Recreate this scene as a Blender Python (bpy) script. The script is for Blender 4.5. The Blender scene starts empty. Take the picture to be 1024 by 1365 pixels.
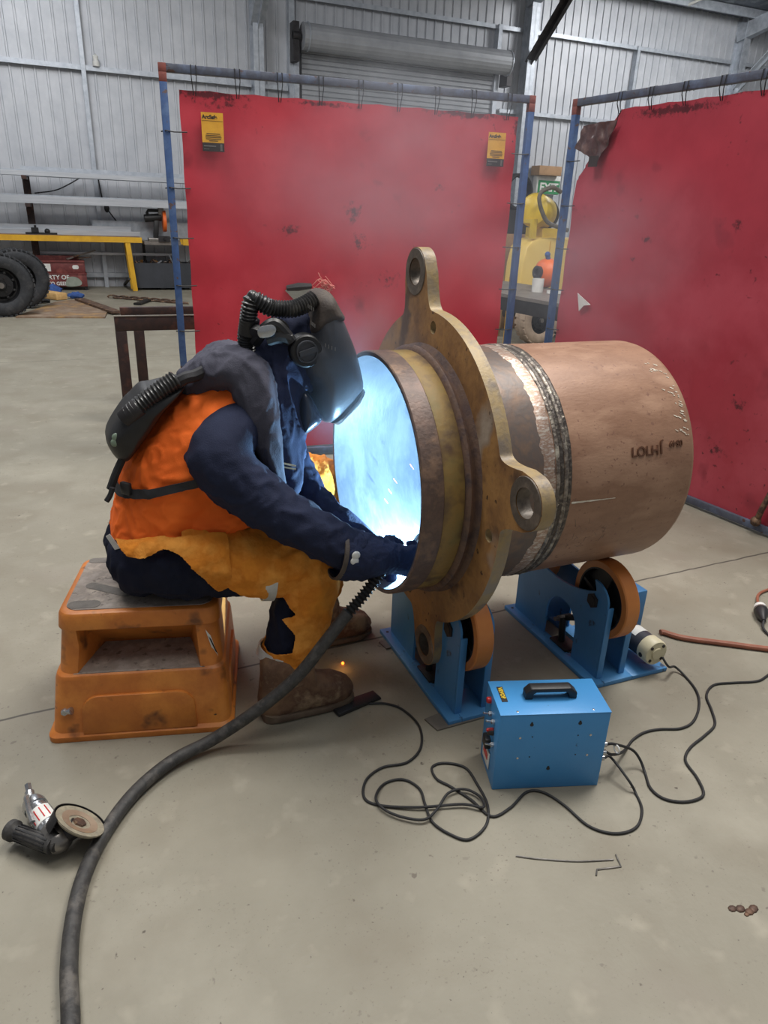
import bpy, bmesh, math, random
from mathutils import Vector, Matrix, Euler, noise
random.seed(7)
S = bpy.context.scene
COL = S.collection
PI = math.pi
V = Vector
rad = math.radians

# ------------------------------------------------------------------ camera
RC = Matrix(((0.9240045, -0.11647088, 0.36421177),
             (-0.38074118, -0.36837029, 0.84813884),
             (0.03538132, -0.92235452, -0.38472107)))
CAM = V((0, 0, 1.5))
FP = 946.0
cam = bpy.data.objects.new('camera', bpy.data.cameras.new('camera'))
COL.objects.link(cam)
cam.data.sensor_fit = 'VERTICAL'; cam.data.sensor_height = 36.0
cam.data.lens = FP / 1365 * 36
cam.data.clip_start = .05; cam.data.clip_end = 200
xr, yd, zf = RC.col[0], RC.col[1], RC.col[2]
m = Matrix((xr, -yd, -zf)).transposed().to_4x4(); m.translation = CAM
cam.matrix_world = m
S.camera = cam

def ray(px, py): return RC @ V(((px - 512) / FP, (py - 682.5) / FP, 1))
def onz(px, py, z=0.0):
    d = ray(px, py); return CAM + d * ((z - CAM.z) / d.z)
def ony(px, py, y):
    d = ray(px, py); return CAM + d * ((y - CAM.y) / d.y)
def onpl(px, py, p0, n):
    d = ray(px, py); return CAM + d * ((V(p0) - CAM).dot(n) / d.dot(n))

# ------------------------------------------------------------------ materials
def lin(c):
    f = lambda v: v / 12.92 if v <= .04045 else ((v + .055) / 1.055) ** 2.4
    return tuple(f(x / 255) for x in c) + (1,)
def mat(name, cols, scale=8, rough=.6, metal=0, bump=.15, bscale=None, detail=6, lo=.35, hi=.65, stretch=None, spec=.5, sub=None, rvar=.0):
    if isinstance(cols[0], (int, float)): cols = [cols, tuple(v * .86 for v in cols)]
    m = bpy.data.materials.new(name); m.use_nodes = True
    nt = m.node_tree; N = nt.nodes; L = nt.links
    b = N['Principled BSDF']; b.inputs['Roughness'].default_value = rough; b.inputs['Metallic'].default_value = metal
    b.inputs['Specular IOR Level'].default_value = spec
    tc = N.new('ShaderNodeTexCoord'); mp = N.new('ShaderNodeMapping')
    if stretch: mp.inputs['Scale'].default_value = stretch
    L.new(tc.outputs['Object'], mp.inputs['Vector'])
    nz = N.new('ShaderNodeTexNoise'); nz.inputs['Scale'].default_value = scale; nz.inputs['Detail'].default_value = detail
    nz.inputs['Roughness'].default_value = .62
    L.new(mp.outputs['Vector'], nz.inputs['Vector'])
    cr = N.new('ShaderNodeValToRGB'); el = cr.color_ramp.elements
    n = len(cols)
    while len(el) < n: el.new(.5)
    for i, c in enumerate(cols):
        el[i].position = lo + (hi - lo) * i / max(1, n - 1); el[i].color = lin(c)
    L.new(nz.outputs['Fac'], cr.inputs['Fac'])
    L.new(cr.outputs['Color'], b.inputs['Base Color'])
    if rvar:
        mr = N.new('ShaderNodeMapRange'); mr.inputs['To Min'].default_value = rough - rvar; mr.inputs['To Max'].default_value = rough + rvar
        L.new(nz.outputs['Fac'], mr.inputs['Value']); L.new(mr.outputs['Result'], b.inputs['Roughness'])
    if bump:
        n2 = N.new('ShaderNodeTexNoise'); n2.inputs['Scale'].default_value = bscale or scale * 8; n2.inputs['Detail'].default_value = 4
        L.new(mp.outputs['Vector'], n2.inputs['Vector'])
        bp = N.new('ShaderNodeBump'); bp.inputs['Strength'].default_value = bump; bp.inputs['Distance'].default_value = .01
        L.new(n2.outputs['Fac'], bp.inputs['Height']); L.new(bp.outputs['Normal'], b.inputs['Normal'])
    m['bsdf'] = b.name
    return m
def emis(name, c, s):
    m = bpy.data.materials.new(name); m.use_nodes = True
    b = m.node_tree.nodes['Principled BSDF']
    b.inputs['Base Color'].default_value = lin(c); b.inputs['Emission Color'].default_value = lin(c); b.inputs['Emission Strength'].default_value = s
    return m

def speckle(m, col, scale=60, thr=.68, soft=.04, big=None, bthr=.5):
    """dirt marks with their own shape laid over a material's colour"""
    nt = m.node_tree; N = nt.nodes; L = nt.links; b = N['Principled BSDF']
    src = b.inputs['Base Color'].links[0].from_socket
    tc = N.new('ShaderNodeTexCoord')
    nz = N.new('ShaderNodeTexNoise'); nz.inputs['Scale'].default_value = scale; nz.inputs['Detail'].default_value = 3
    L.new(tc.outputs['Object'], nz.inputs['Vector'])
    mr = N.new('ShaderNodeMapRange'); mr.inputs['From Min'].default_value = thr; mr.inputs['From Max'].default_value = thr + soft
    L.new(nz.outputs['Fac'], mr.inputs['Value'])
    out = mr.outputs['Result']
    if big:
        n2 = N.new('ShaderNodeTexNoise'); n2.inputs['Scale'].default_value = big; n2.inputs['Detail'].default_value = 2
        L.new(tc.outputs['Object'], n2.inputs['Vector'])
        m2 = N.new('ShaderNodeMapRange'); m2.inputs['From Min'].default_value = bthr; m2.inputs['From Max'].default_value = bthr + .12
        L.new(n2.outputs['Fac'], m2.inputs['Value'])
        mu = N.new('ShaderNodeMath'); mu.operation = 'MULTIPLY'
        L.new(out, mu.inputs[0]); L.new(m2.outputs['Result'], mu.inputs[1]); out = mu.outputs[0]
    mx = N.new('ShaderNodeMix'); mx.data_type = 'RGBA'
    L.new(out, mx.inputs['Factor']); L.new(src, mx.inputs['A']); mx.inputs['B'].default_value = lin(col)
    L.new(mx.outputs['Result'], b.inputs['Base Color'])
    return m

def soot(m, spots, col, scale=40):
    """scorch marks: each spot (centre in the part's own space, radius, threshold)"""
    nt = m.node_tree; N = nt.nodes; L = nt.links; b = N['Principled BSDF']
    tc = N.new('ShaderNodeTexCoord')
    nz = N.new('ShaderNodeTexNoise'); nz.inputs['Scale'].default_value = scale; nz.inputs['Detail'].default_value = 5; nz.inputs['Roughness'].default_value = .7; L.new(tc.outputs['Object'], nz.inputs['Vector'])
    for c, r_, k in spots:
        src = b.inputs['Base Color'].links[0].from_socket
        mp = N.new('ShaderNodeMapping'); mp.vector_type = 'TEXTURE'; mp.inputs['Location'].default_value = c; mp.inputs['Scale'].default_value = r_
        L.new(tc.outputs['Object'], mp.inputs['Vector'])
        ln = N.new('ShaderNodeVectorMath'); ln.operation = 'LENGTH'; L.new(mp.outputs['Vector'], ln.inputs[0])
        ad = N.new('ShaderNodeMath'); ad.operation = 'MULTIPLY_ADD'; ad.inputs[1].default_value = -.34; L.new(ln.outputs['Value'], ad.inputs[0]); L.new(nz.outputs['Fac'], ad.inputs[2])
        mr = N.new('ShaderNodeMapRange'); mr.inputs['From Min'].default_value = k; mr.inputs['From Max'].default_value = k + .16; mr.inputs['To Max'].default_value = .8; L.new(ad.outputs[0], mr.inputs['Value'])
        mx = N.new('ShaderNodeMix'); mx.data_type = 'RGBA'; L.new(mr.outputs['Result'], mx.inputs['Factor']); L.new(src, mx.inputs['A']); mx.inputs['B'].default_value = lin(col)
        L.new(mx.outputs['Result'], b.inputs['Base Color'])
    return m
M = {}
M['zinc'] = mat('zinc_sheet', [(196, 199, 205), (182, 186, 193)], 3, .5, .25, .03)
M['galv'] = mat('galvanised', [(190, 196, 204), (165, 172, 182)], 9, .45, .45, .05)
M['alu'] = mat('mill_aluminium', [(208, 212, 218), (182, 188, 196)], 4, .38, .6, .03, stretch=(.3, 4, 4))
M['darksteel'] = mat('dark_steel', [(62, 60, 62), (44, 42, 44)], 10, .5, .5, .1)
M['blacksteel'] = mat('black_steel', [(30, 31, 34), (22, 22, 24)], 10, .5, .2, .1)
M['brownsteel'] = mat('brown_mill_steel', [(64, 46, 42), (48, 38, 38), (88, 58, 48)], 6, .5, .3, .1)
M['rollerdoor'] = mat('roller_door_sheet', [(168, 171, 176), (148, 151, 157)], 2, .5, .2, .02)
M['frameblue'] = speckle(mat('faded_blue_paint', [(62, 92, 142), (54, 80, 124), (84, 108, 146)], 6, .5, .1, .08), (88, 70, 66), 26, .66)
M['railgrey'] = speckle(mat('weathered_grey_blue_paint', [(92, 98, 112), (80, 84, 98), (96, 108, 132)], 8, .55, .15, .08), (84, 62, 56), 22, .64)
M['rustcorner'] = mat('rust_paint_corner', [(132, 70, 62), (110, 62, 58)], 16, .7, .1, .1)
M['curtain'] = speckle(speckle(mat('red_welding_vinyl', [(186, 54, 66), (174, 46, 60), (190, 62, 74)], 1.2, .38, 0, .06, 30), (84, 28, 36), 34, .66, .05, 2.6, .56), (140, 36, 48), 5, .66, .12)
M['curtain2'] = speckle(speckle(mat('dull_red_welding_vinyl', [(176, 60, 74), (164, 54, 68), (180, 72, 86)], 1.4, .42, 0, .08, 24), (96, 34, 44), 30, .66, .05, 2.2, .55), (140, 46, 60), 4, .64, .12)
M['brownvinyl'] = mat('brown_underside_vinyl', [(98, 74, 72), (80, 58, 58), (122, 98, 92)], 10, .28, 0, .3, 14)
M['labelyellow'] = mat('label_yellow', [(222, 168, 46), (206, 150, 40)], 12, .5, 0, 0)
M['labeldark'] = mat('label_dark', [(52, 44, 42), (42, 36, 36)], 20, .5, 0, 0)
M['ink'] = mat('ink', [(34, 26, 22), (30, 24, 20)], 8, .6, 0, 0)
M['white'] = mat('white_paint', [(226, 226, 222), (206, 206, 202)], 8, .5, 0, .03)
M['offwhite'] = mat('offwhite_plastic', [(214, 206, 176), (198, 190, 160)], 8, .45, 0, .03)
M['rubber'] = mat('black_rubber', [(34, 34, 36), (26, 26, 28)], 30, .6, 0, .12)
M['rubberwear'] = mat('worn_rubber', [(66, 64, 62), (46, 45, 45), (88, 84, 80)], 18, .6, 0, .15)
M['hoseblack'] = mat('ribbed_hose_black', [(58, 58, 58), (40, 40, 42), (76, 74, 72)], 18, .3, 0, .05)
M['tyre'] = mat('tyre_rubber', [(50, 52, 56), (40, 42, 46), (62, 62, 64)], 8, .75, 0, .2)
M['tantyre'] = mat('tan_tyre_rubber', [(186, 166, 146), (160, 140, 122)], 8, .8, 0, .2)
M['yellow'] = mat('yellow_paint', [(226, 176, 44), (206, 156, 40)], 6, .45, 0, .05)
M['paleyellow'] = mat('pale_yellow_paint', [(240, 208, 116), (230, 194, 96)], 3, .35, 0, .04)
M['drumyellow'] = mat('lemon_yellow_paint', [(226, 194, 60), (206, 172, 50)], 5, .35, 0, .04)
M['orange'] = mat('orange_plastic', [(232, 110, 40), (214, 96, 34)], 6, .45, 0, .04)
M['red'] = mat('red_plastic', [(196, 40, 40), (176, 34, 36)], 6, .4, 0, .04)
M['binred'] = mat('faded_red_bin_paint', [(122, 58, 56), (100, 46, 46), (140, 76, 70)], 6, .6, .1, .15)
M['greypatch'] = mat('grey_primer_patch', [(146, 152, 140), (128, 136, 124)], 10, .7, 0, .05)
M['binblack'] = mat('charcoal_bin_paint', [(62, 65, 72), (52, 55, 61)], 4, .55, .1, .08)
M['timber'] = mat('pale_timber', [(214, 176, 118), (190, 150, 96)], 4, .6, 0, .1, stretch=(6, 1, 6))
M['sheetrust'] = mat('stained_plate', [(150, 132, 114), (124, 102, 84), (176, 140, 90)], 3, .7, .1, .08)
M['bluerag'] = mat('blue_cloth', [(58, 92, 156), (44, 72, 128)], 20, .85, 0, .2)
M['rustwire'] = mat('rusty_scrap', [(112, 84, 66), (76, 60, 54), (150, 120, 92)], 14, .6, .4, .1)
M['brass'] = mat('brass_scrap', [(196, 150, 88), (160, 118, 70)], 12, .4, .7, .05)
M['benchtop'] = mat('worn_steel_bench', [(136, 128, 122), (112, 106, 102)], 8, .5, .3, .08)
M['green'] = mat('exit_green', [(46, 138, 84), (40, 126, 76)], 8, .5, 0, 0)
M['cardboard'] = mat('cardboard', [(176, 140, 104), (160, 126, 92)], 6, .8, 0, .05)
M['greyhose'] = mat('grey_hose', [(112, 106, 96), (92, 86, 78)], 20, .6, 0, .05)
M['foil'] = mat('roof_insulation_foil', [(128, 134, 144), (108, 114, 124), (160, 166, 174)], 3, .4, .5, .35, 4)
# pipe
M['pipe'] = speckle(mat('brown_mill_scale', [(156, 120, 97), (140, 105, 84), (165, 130, 107)], 5, .48, .12, .08, 90, rvar=.08, stretch=(.6, 1.5, 1.5)), (128, 94, 78), 70, .63, .06)
M['flange'] = speckle(speckle(speckle(mat('ochre_rust_plate', [(112, 80, 56), (140, 102, 64), (164, 122, 74), (124, 94, 70)], 8, .55, .05, .14, 60, lo=.3, hi=.7, rvar=.1), (92, 68, 52), 9, .55, .12), (166, 150, 134), 4.5, .62, .1), (70, 50, 38), 40, .66, .06)
M['edge'] = mat('cut_plate_edge', [(140, 126, 106), (156, 134, 94), (118, 106, 94)], 12, .5, .1, .12)
M['lip'] = mat('dark_ground_lip', [(112, 90, 80), (92, 76, 70), (132, 106, 88)], 12, .5, .2, .15)
M['olive'] = speckle(mat('olive_scale_band', [(124, 110, 66), (138, 112, 62), (100, 80, 56)], 7, .6, .0, .14), (80, 58, 44), 9, .56, .1)
M['groove'] = mat('dark_weld_scale', [(92, 74, 72), (112, 88, 74), (74, 62, 64)], 12, .55, .2, .2)
M['boss'] = mat('machined_grey_boss', [(112, 102, 92), (94, 86, 78), (128, 116, 104)], 16, .45, .25, .1)
M['ground'] = mat('ground_bright_steel', [(206, 196, 184), (160, 128, 110), (226, 222, 216)], 26, .35, .6, .2, stretch=(1, 3, 3))
M['haz'] = mat('blued_heat_zone', [(124, 98, 80), (98, 88, 84), (134, 106, 84)], 7, .45, .2, .08)
M['bead'] = mat('weld_bead', [(96, 90, 84), (70, 64, 62), (132, 124, 114)], 40, .4, .6, .35, 120)
M['brightbead'] = mat('bright_weld_bead', [(168, 158, 146), (92, 84, 80), (196, 188, 172)], 22, .35, .5, .35, 120)
M['inner'] = mat('bare_bore_steel', [(88, 91, 98), (76, 80, 88), (96, 98, 104)], 5, .5, .15, .08, stretch=(3, 1, 1))
M['chalk'] = mat('white_chalk', [(226, 220, 206), (190, 178, 160)], 60, .9, 0, .1)
# stands, box
M['standblue'] = speckle(mat('stand_blue_paint', [(72, 132, 184), (64, 122, 172)], 4, .42, .05, .05), (52, 74, 96), 20, .66, .06)
M['boxblue'] = speckle(mat('case_blue_paint', [(66, 142, 202), (62, 136, 196)], 4, .4, .05, .04, 120), (54, 100, 140), 60, .72, .05)
M['pu'] = mat('amber_polyurethane', [(198, 126, 62), (176, 104, 50)], 4, .38, 0, .04)
M['blackplastic'] = mat('black_plastic', [(36, 36, 38), (28, 28, 30)], 20, .45, 0, .05)
M['chrome'] = mat('plated_steel', [(196, 198, 200), (172, 174, 178)], 12, .25, .85, .05)
M['castalu'] = mat('cast_metal', [(150, 146, 142), (122, 118, 114)], 14, .35, .75, .08)
M['motordark'] = mat('motor_charcoal', [(70, 72, 80), (60, 62, 70)], 8, .45, .2, .05)
M['shim'] = mat('bare_plate', [(128, 122, 112), (104, 100, 94)], 10, .5, .3, .08)
M['orangehose'] = mat('brown_orange_hose', [(150, 92, 70), (128, 76, 58)], 12, .5, 0, .05)
M['spark'] = emis('spark', (255, 120, 40), 5)
M['abrasive'] = mat('abrasive_disc', [(148, 140, 120), (120, 112, 98)], 60, .8, 0, .3)
# stool
M['stool'] = speckle(speckle(mat('orange_moulded_plastic', [(204, 124, 50), (186, 108, 44), (212, 134, 58)], 5, .45, 0, .06), (112, 66, 34), 12, .6, .12), (60, 46, 38), 30, .7, .05, 6, .5)
M['grime'] = speckle(mat('grimy_tread', [(156, 146, 138), (134, 124, 116), (168, 156, 144)], 14, .7, 0, .15, 160), (104, 94, 86), 40, .62, .06)
M['slot'] = mat('dark_tread_inset', [(116, 110, 104), (98, 94, 90)], 30, .75, 0, .2)
# clothing
M['navy'] = mat('navy_drill', [(37, 43, 66), (30, 35, 56)], 6, .85, 0, .25, 320, spec=.25)
M['navypant'] = mat('navy_trouser_drill', [(28, 32, 50), (22, 26, 42)], 6, .88, 0, .25, 320, spec=.2)
M['hood'] = mat('navy_hood_cloth', [(52, 58, 84), (42, 48, 72)], 6, .85, 0, .2, 300, spec=.2)
M['cape'] = mat('charcoal_cape_cloth', [(82, 82, 94), (68, 68, 80)], 6, .85, 0, .2, 300, spec=.2)
M['hivis'] = mat('orange_hi_vis_cloth', [(250, 118, 46), (242, 106, 40)], 5, .8, 0, .15, 320, spec=.2)
M['suede'] = mat('tan_suede_leather', [(218, 140, 52), (204, 124, 44), (226, 154, 70)], 9, .9, 0, .3, 90, spec=.15)
M['boot'] = mat('dusty_work_boot', [(124, 96, 72), (92, 66, 50), (160, 136, 108)], 9, .75, 0, .2)
M['sole'] = mat('boot_sole', [(104, 88, 72), (84, 70, 58)], 20, .8, 0, .1)
M['strap'] = mat('black_webbing', [(40, 40, 44), (32, 32, 36)], 60, .7, 0, .2)
M['reflect'] = mat('silver_reflective_tape', [(206, 206, 202), (186, 186, 184)], 20, .5, .1, .05)
M['helmet'] = mat('helmet_charcoal', [(66, 68, 74), (56, 58, 64)], 6, .38, 0, .05)
M['helmseal'] = mat('face_seal_gloss', [(48, 52, 66), (40, 44, 58)], 6, .18, 0, .02)
M['leather'] = mat('dark_brown_strap', [(84, 74, 66), (66, 58, 54)], 16, .7, 0, .2)
M['glove'] = mat('navy_glove_suede', [(44, 50, 74), (36, 42, 64)], 10, .9, 0, .3, 160, spec=.2)
M['ledgreen'] = mat('pale_green_button', [(128, 146, 128), (112, 130, 112)], 10, .5, 0, 0)

# ------------------------------------------------------------------ object helpers
WM = {}
def fin(name, bm, mt, parent=None, bevel=0, smooth=35, seg=2):
    """bm holds world coordinates; links ONE mesh object, local to its parent"""
    if bevel:
        es = [e for e in bm.edges if len(e.link_faces) == 2 and e.calc_face_angle(0) > .6]
        bmesh.ops.bevel(bm, geom=es, offset=bevel, segments=seg, profile=.5, affect='EDGES', clamp_overlap=True)
    me = bpy.data.meshes.new(name)
    if parent is not None: bm.transform(WM[parent.name].inverted())
    bm.normal_update()
    if smooth:
        a = rad(smooth)
        for f in bm.faces: f.smooth = True
        for e in bm.edges: e.smooth = not (len(e.link_faces) != 2 or e.calc_face_angle(0) > a)
    bm.to_mesh(me); bm.free()
    for x in (mt if isinstance(mt, (list, tuple)) else [mt]): me.materials.append(x)
    o = bpy.data.objects.new(name, me); COL.objects.link(o)
    if parent is not None:
        o.parent = parent; WM[o.name] = WM[parent.name]
    else: WM[o.name] = Matrix.Identity(4)
    return o
def thing(name, label, cat, loc=(0, 0, 0), rz=0, group=None):
    o = bpy.data.objects.new(name, None); COL.objects.link(o); o.empty_display_size = .1
    o.location = loc; o.rotation_euler = (0, 0, rz)
    o['label'] = label; o['category'] = cat
    if group: o['group'] = group
    WM[o.name] = Matrix.Translation(V(loc)) @ Matrix.Rotation(rz, 4, 'Z')
    return o
def tag(o, label, cat, group=None, kind=None):
    o['label'] = label; o['category'] = cat
    if group: o['group'] = group
    if kind: o['kind'] = kind
    return o
def struct(o, label=None):
    o['kind'] = 'structure'
    if label: o['label'] = label
    return o
def dup(root, loc, rz=0, label=None, group=None):
    r = root.copy(); COL.objects.link(r); r.location = loc; r.rotation_euler = (0, 0, rz)
    if label: r['label'] = label
    if group: r['group'] = group
    for ch in list(root.children):
        c = ch.copy(); COL.objects.link(c); c.parent = r
        for g in ch.children:
            d = g.copy(); COL.objects.link(d); d.parent = c
    return r

def nb(): return bmesh.new()
def box(bm, c, s, R=None):
    M4 = Matrix.Translation(V(c)) @ ((R.to_4x4() if R is not None else Matrix.Identity(4)) @ Matrix.Diagonal((s[0], s[1], s[2], 1)))
    bmesh.ops.create_cube(bm, size=1, matrix=M4); return bm
def bb(bm, a, b): return box(bm, [(a[i] + b[i]) / 2 for i in range(3)], [abs(b[i] - a[i]) for i in range(3)])
def frame(d, up=V((0, 0, 1))):
    d = V(d).normalized()
    u = d.cross(up)
    if u.length < 1e-4: u = d.cross(V((1, 0, 0)))
    u.normalize(); w = u.cross(d)
    return Matrix((u, w, d)).transposed()
def cyl(bm, a, b, r, r2=None, seg=20, caps=True):
    a, b = V(a), V(b); d = b - a
    M4 = Matrix.Translation((a + b) / 2) @ frame(d).to_4x4()
    bmesh.ops.create_cone(bm, cap_ends=caps, segments=seg, radius1=r, radius2=r if r2 is None else r2, depth=d.length, matrix=M4); return bm
def bar(bm, a, b, w, h, up=V((0, 0, 1))):
    a, b = V(a), V(b)
    return box(bm, (a + b) / 2, (w, h, (b - a).length), frame(b - a, up))
def sph(bm, c, r, seg=16, scale=(1, 1, 1), R=None):
    M4 = Matrix.Translation(V(c)) @ ((R.to_4x4() if R is not None else Matrix.Identity(4)) @ Matrix.Diagonal((scale[0], scale[1], scale[2], 1)))
    bmesh.ops.create_uvsphere(bm, u_segments=seg, v_segments=max(6, seg // 2), radius=r, matrix=M4); return bm
def cat(pts, n=8):
    """Catmull-Rom through points of any dimension"""
    P = [V(p) for p in pts]; P = [P[0] * 2 - P[1]] + P + [P[-1] * 2 - P[-2]]
    o = []
    for i in range(1, len(P) - 2):
        a, b, c, d = P[i - 1:i + 3]
        for k in range(n):
            t = k / n
            o.append(.5 * ((2 * b) + (c - a) * t + (2 * a - 5 * b + 4 * c - d) * t * t + (3 * b - a - 3 * c + d) * t ** 3))
    o.append(P[-2]); return o
def tube(bm, pts, r, seg=10, caps=True):
    """sweep; r number or function of (index, count)"""
    n = len(pts); rings = []; prev = None
    for i, p in enumerate(pts):
        d = (V(pts[min(i + 1, n - 1)]) - V(pts[max(i - 1, 0)])).normalized()
        if prev is None: u = frame(d).col[0].copy()
        else:
            u = prev - d * prev.dot(d)
            u.normalize()
        prev = u; w = d.cross(u)
        rr = r(i, n) if callable(r) else r
        rings.append([bm.verts.new(V(p) + (u * math.cos(2 * PI * k / seg) + w * math.sin(2 * PI * k / seg)) * rr) for k in range(seg)])
    for a, b in zip(rings, rings[1:]):
        for k in range(seg): bm.faces.new((a[k], a[(k + 1) % seg], b[(k + 1) % seg], b[k]))
    if caps:
        bm.faces.new(rings[0][::-1]); bm.faces.new(rings[-1])
    return bm
def corr(pts, r, pitch, depth):
    """corrugated hose sweep: resample and wobble radius"""
    P = [V(p) for p in pts]; L = [0]
    for a, b in zip(P, P[1:]): L.append(L[-1] + (b - a).length)
    n = int(L[-1] / pitch * 6); out = []; j = 0
    for i in range(n + 1):
        s = L[-1] * i / n
        while j < len(L) - 2 and L[j + 1] < s: j += 1
        t = (s - L[j]) / max(1e-9, L[j + 1] - L[j]); out.append(P[j].lerp(P[j + 1], t))
    return out, (lambda i, n_: r + depth * math.cos(2 * PI * i / 6))
def lathe(bm, prof, o, d, seg=48, closed=False):
    """prof = [(along, radius)] about axis d through o"""
    F = frame(d); o = V(o); d = V(d).normalized(); rings = []
    for (x, r) in prof:
        c = o + d * x
        if r < 1e-6: rings.append([bm.verts.new(c)])
        else: rings.append([bm.verts.new(c + (F.col[0] * math.cos(2 * PI * k / seg) + F.col[1] * math.sin(2 * PI * k / seg)) * r) for k in range(seg)])
    pr = list(zip(rings, rings[1:])) + ([(rings[-1], rings[0])] if closed else [])
    for a, b in pr:
        for k in range(seg):
            k2 = (k + 1) % seg
            if len(a) == 1 and len(b) == 1: continue
            if len(a) == 1: bm.faces.new((a[0], b[k2], b[k]))
            elif len(b) == 1: bm.faces.new((a[k], a[k2], b[0]))
            else: bm.faces.new((a[k], a[k2], b[k2], b[k]))
    bmesh.ops.recalc_face_normals(bm, faces=bm.faces[:])
    return bm
def prism(bm, loops, o, u, w, n, t):
    """flat shape (outer loop + holes, 2-D) at o in axes u, w extruded by t along n"""
    o, u, w, n = V(o), V(u), V(w), V(n).normalized()
    es = []
    for lp in loops:
        vs = [bm.verts.new(o + u * p[0] + w * p[1]) for p in lp]
        es += [bm.edges.new((vs[i], vs[(i + 1) % len(vs)])) for i in range(len(vs))]
    r = bmesh.ops.triangle_fill(bm, use_beauty=True, edges=es)
    fs = [g for g in r['geom'] if isinstance(g, bmesh.types.BMFace)]
    e = bmesh.ops.extrude_face_region(bm, geom=fs)
    bmesh.ops.translate(bm, verts=[g for g in e['geom'] if isinstance(g, bmesh.types.BMVert)], vec=n * t)
    bmesh.ops.recalc_face_normals(bm, faces=bm.faces[:])
    return bm
def circ(c, r, n=32, sx=1): return [(c[0] + r * sx * math.cos(2 * PI * i / n), c[1] + r * math.sin(2 * PI * i / n)) for i in range(n)]
def rrect(x0, y0, x1, y1, r, n=5):
    o = []
    for cx, cy, a in ((x1 - r, y1 - r, 0), (x0 + r, y1 - r, 90), (x0 + r, y0 + r, 180), (x1 - r, y0 + r, 270)):
        for i in range(n + 1):
            t = rad(a + 90 * i / n); o.append((cx + r * math.cos(t), cy + r * math.sin(t)))
    return o
def evald(me_obj):
    dg = bpy.context.evaluated_depsgraph_get(); dg.update()
    return bpy.data.meshes.new_from_object(me_obj.evaluated_get(dg))
def through(bm, mods):
    """run a bmesh through modifiers [(type, dict)] and give the result back"""
    me = bpy.data.meshes.new('tmp'); bm.to_mesh(me); bm.free()
    o = bpy.data.objects.new('tmp', me); COL.objects.link(o)
    for t, kw in mods:
        md = o.modifiers.new(t, t)
        for k, v in kw.items(): setattr(md, k, v)
    bpy.context.view_layer.update()
    r = evald(o); b2 = bmesh.new(); b2.from_mesh(r)
    bpy.data.objects.remove(o); bpy.data.meshes.remove(me); bpy.data.meshes.remove(r)
    return b2
def chain(bm, nodes, dens=.3):
    """nodes (x,y,z,r) or (x,y,z,rx,ry,rz): overlapping balls along a smooth path"""
    N6 = [tuple(n) if len(n) == 6 else tuple(n[:3]) + (n[3],) * 3 for n in nodes]
    out = []
    for i, (a, b) in enumerate(zip(N6, N6[1:])):
        L = (V(a[:3]) - V(b[:3])).length; k = max(2, int(L / (dens * min(a[3:] + b[3:]))))
        p0 = N6[max(0, i - 1)]; p3 = N6[min(len(N6) - 1, i + 2)]
        for j in range(k):
            t = j / k
            out.append([.5 * ((2 * a[q]) + (b[q] - p0[q]) * t + (2 * p0[q] - 5 * a[q] + 4 * b[q] - p3[q]) * t * t + (3 * a[q] - p0[q] - 3 * b[q] + p3[q]) * t ** 3) for q in range(6)])
    out.append(N6[-1])
    for p in out:
        M4 = Matrix.Translation(V(p[:3])) @ Matrix.Diagonal((max(.004, p[3]), max(.004, p[4]), max(.004, p[5]), 1))
        bmesh.ops.create_icosphere(bm, subdivisions=2, radius=1, matrix=M4)
    return bm
def blob(chains, voxel=.009, smooth=6, folds=0, fs=(14, 14, 14), seed=0):
    bm = nb()
    for c in chains: chain(bm, c)
    b2 = through(bm, [('REMESH', dict(mode='VOXEL', voxel_size=voxel)), ('SMOOTH', dict(factor=.5, iterations=smooth))])
    if folds: wrinkle(b2, folds, fs, seed)
    return b2
def wrinkle(bm, amp, fs=(14, 14, 14), seed=0, calm=()):
    bm.normal_update(); a0 = amp
    for v in bm.verts:
        p = V((v.co.x * fs[0] + seed, v.co.y * fs[1], v.co.z * fs[2]))
        w = noise.noise_vector(p * .45) * .8
        n = 1 - min(1, abs(noise.noise(p * .8 + w)) * 3.0)
        n3 = 1 - min(1, abs(noise.noise(p * 1.25 + w * 1.3 + V((3, 9, 4)))) * 3.4)
        n2 = noise.noise(p * .5 + V((7, 3, 1)))
        amp = a0
        for c_, r_ in calm: amp *= min(1, max(.12, ((v.co - c_).length / r_) ** 2))
        v.co += v.normal * amp * (n * n * .75 + n3 * n3 * .4 + n2 * .5 - .3)
def keep(bm, f):
    bmesh.ops.delete(bm, geom=[v for v in bm.verts if not f(v.co)], context='VERTS'); return bm
def relax_edge(bm, n=12):
    """smooth the open border of a cut cloth"""
    for _ in range(n):
        new = {}
        for v in bm.verts:
            nb_ = [e.other_vert(v) for e in v.link_edges if len(e.link_faces) == 1]
            if len(nb_) == 2: new[v] = v.co * .5 + (nb_[0].co + nb_[1].co) * .25
        for v, c in new.items(): v.co = c
    return bm
def biggest(bm):
    """drop loose scraps left by a cut"""
    seen = set(); best = []
    for v in bm.verts:
        if v in seen: continue
        st = [v]; comp = []; seen.add(v)
        while st:
            q = st.pop(); comp.append(q)
            for e in q.link_edges:
                o = e.other_vert(q)
                if o not in seen: seen.add(o); st.append(o)
        if len(comp) > len(best): best = comp
    b = set(best); bmesh.ops.delete(bm, geom=[v for v in bm.verts if v not in b], context='VERTS'); return bm
def solid(bm, t): return through(bm, [('SOLIDIFY', dict(thickness=t, offset=1))])
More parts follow.
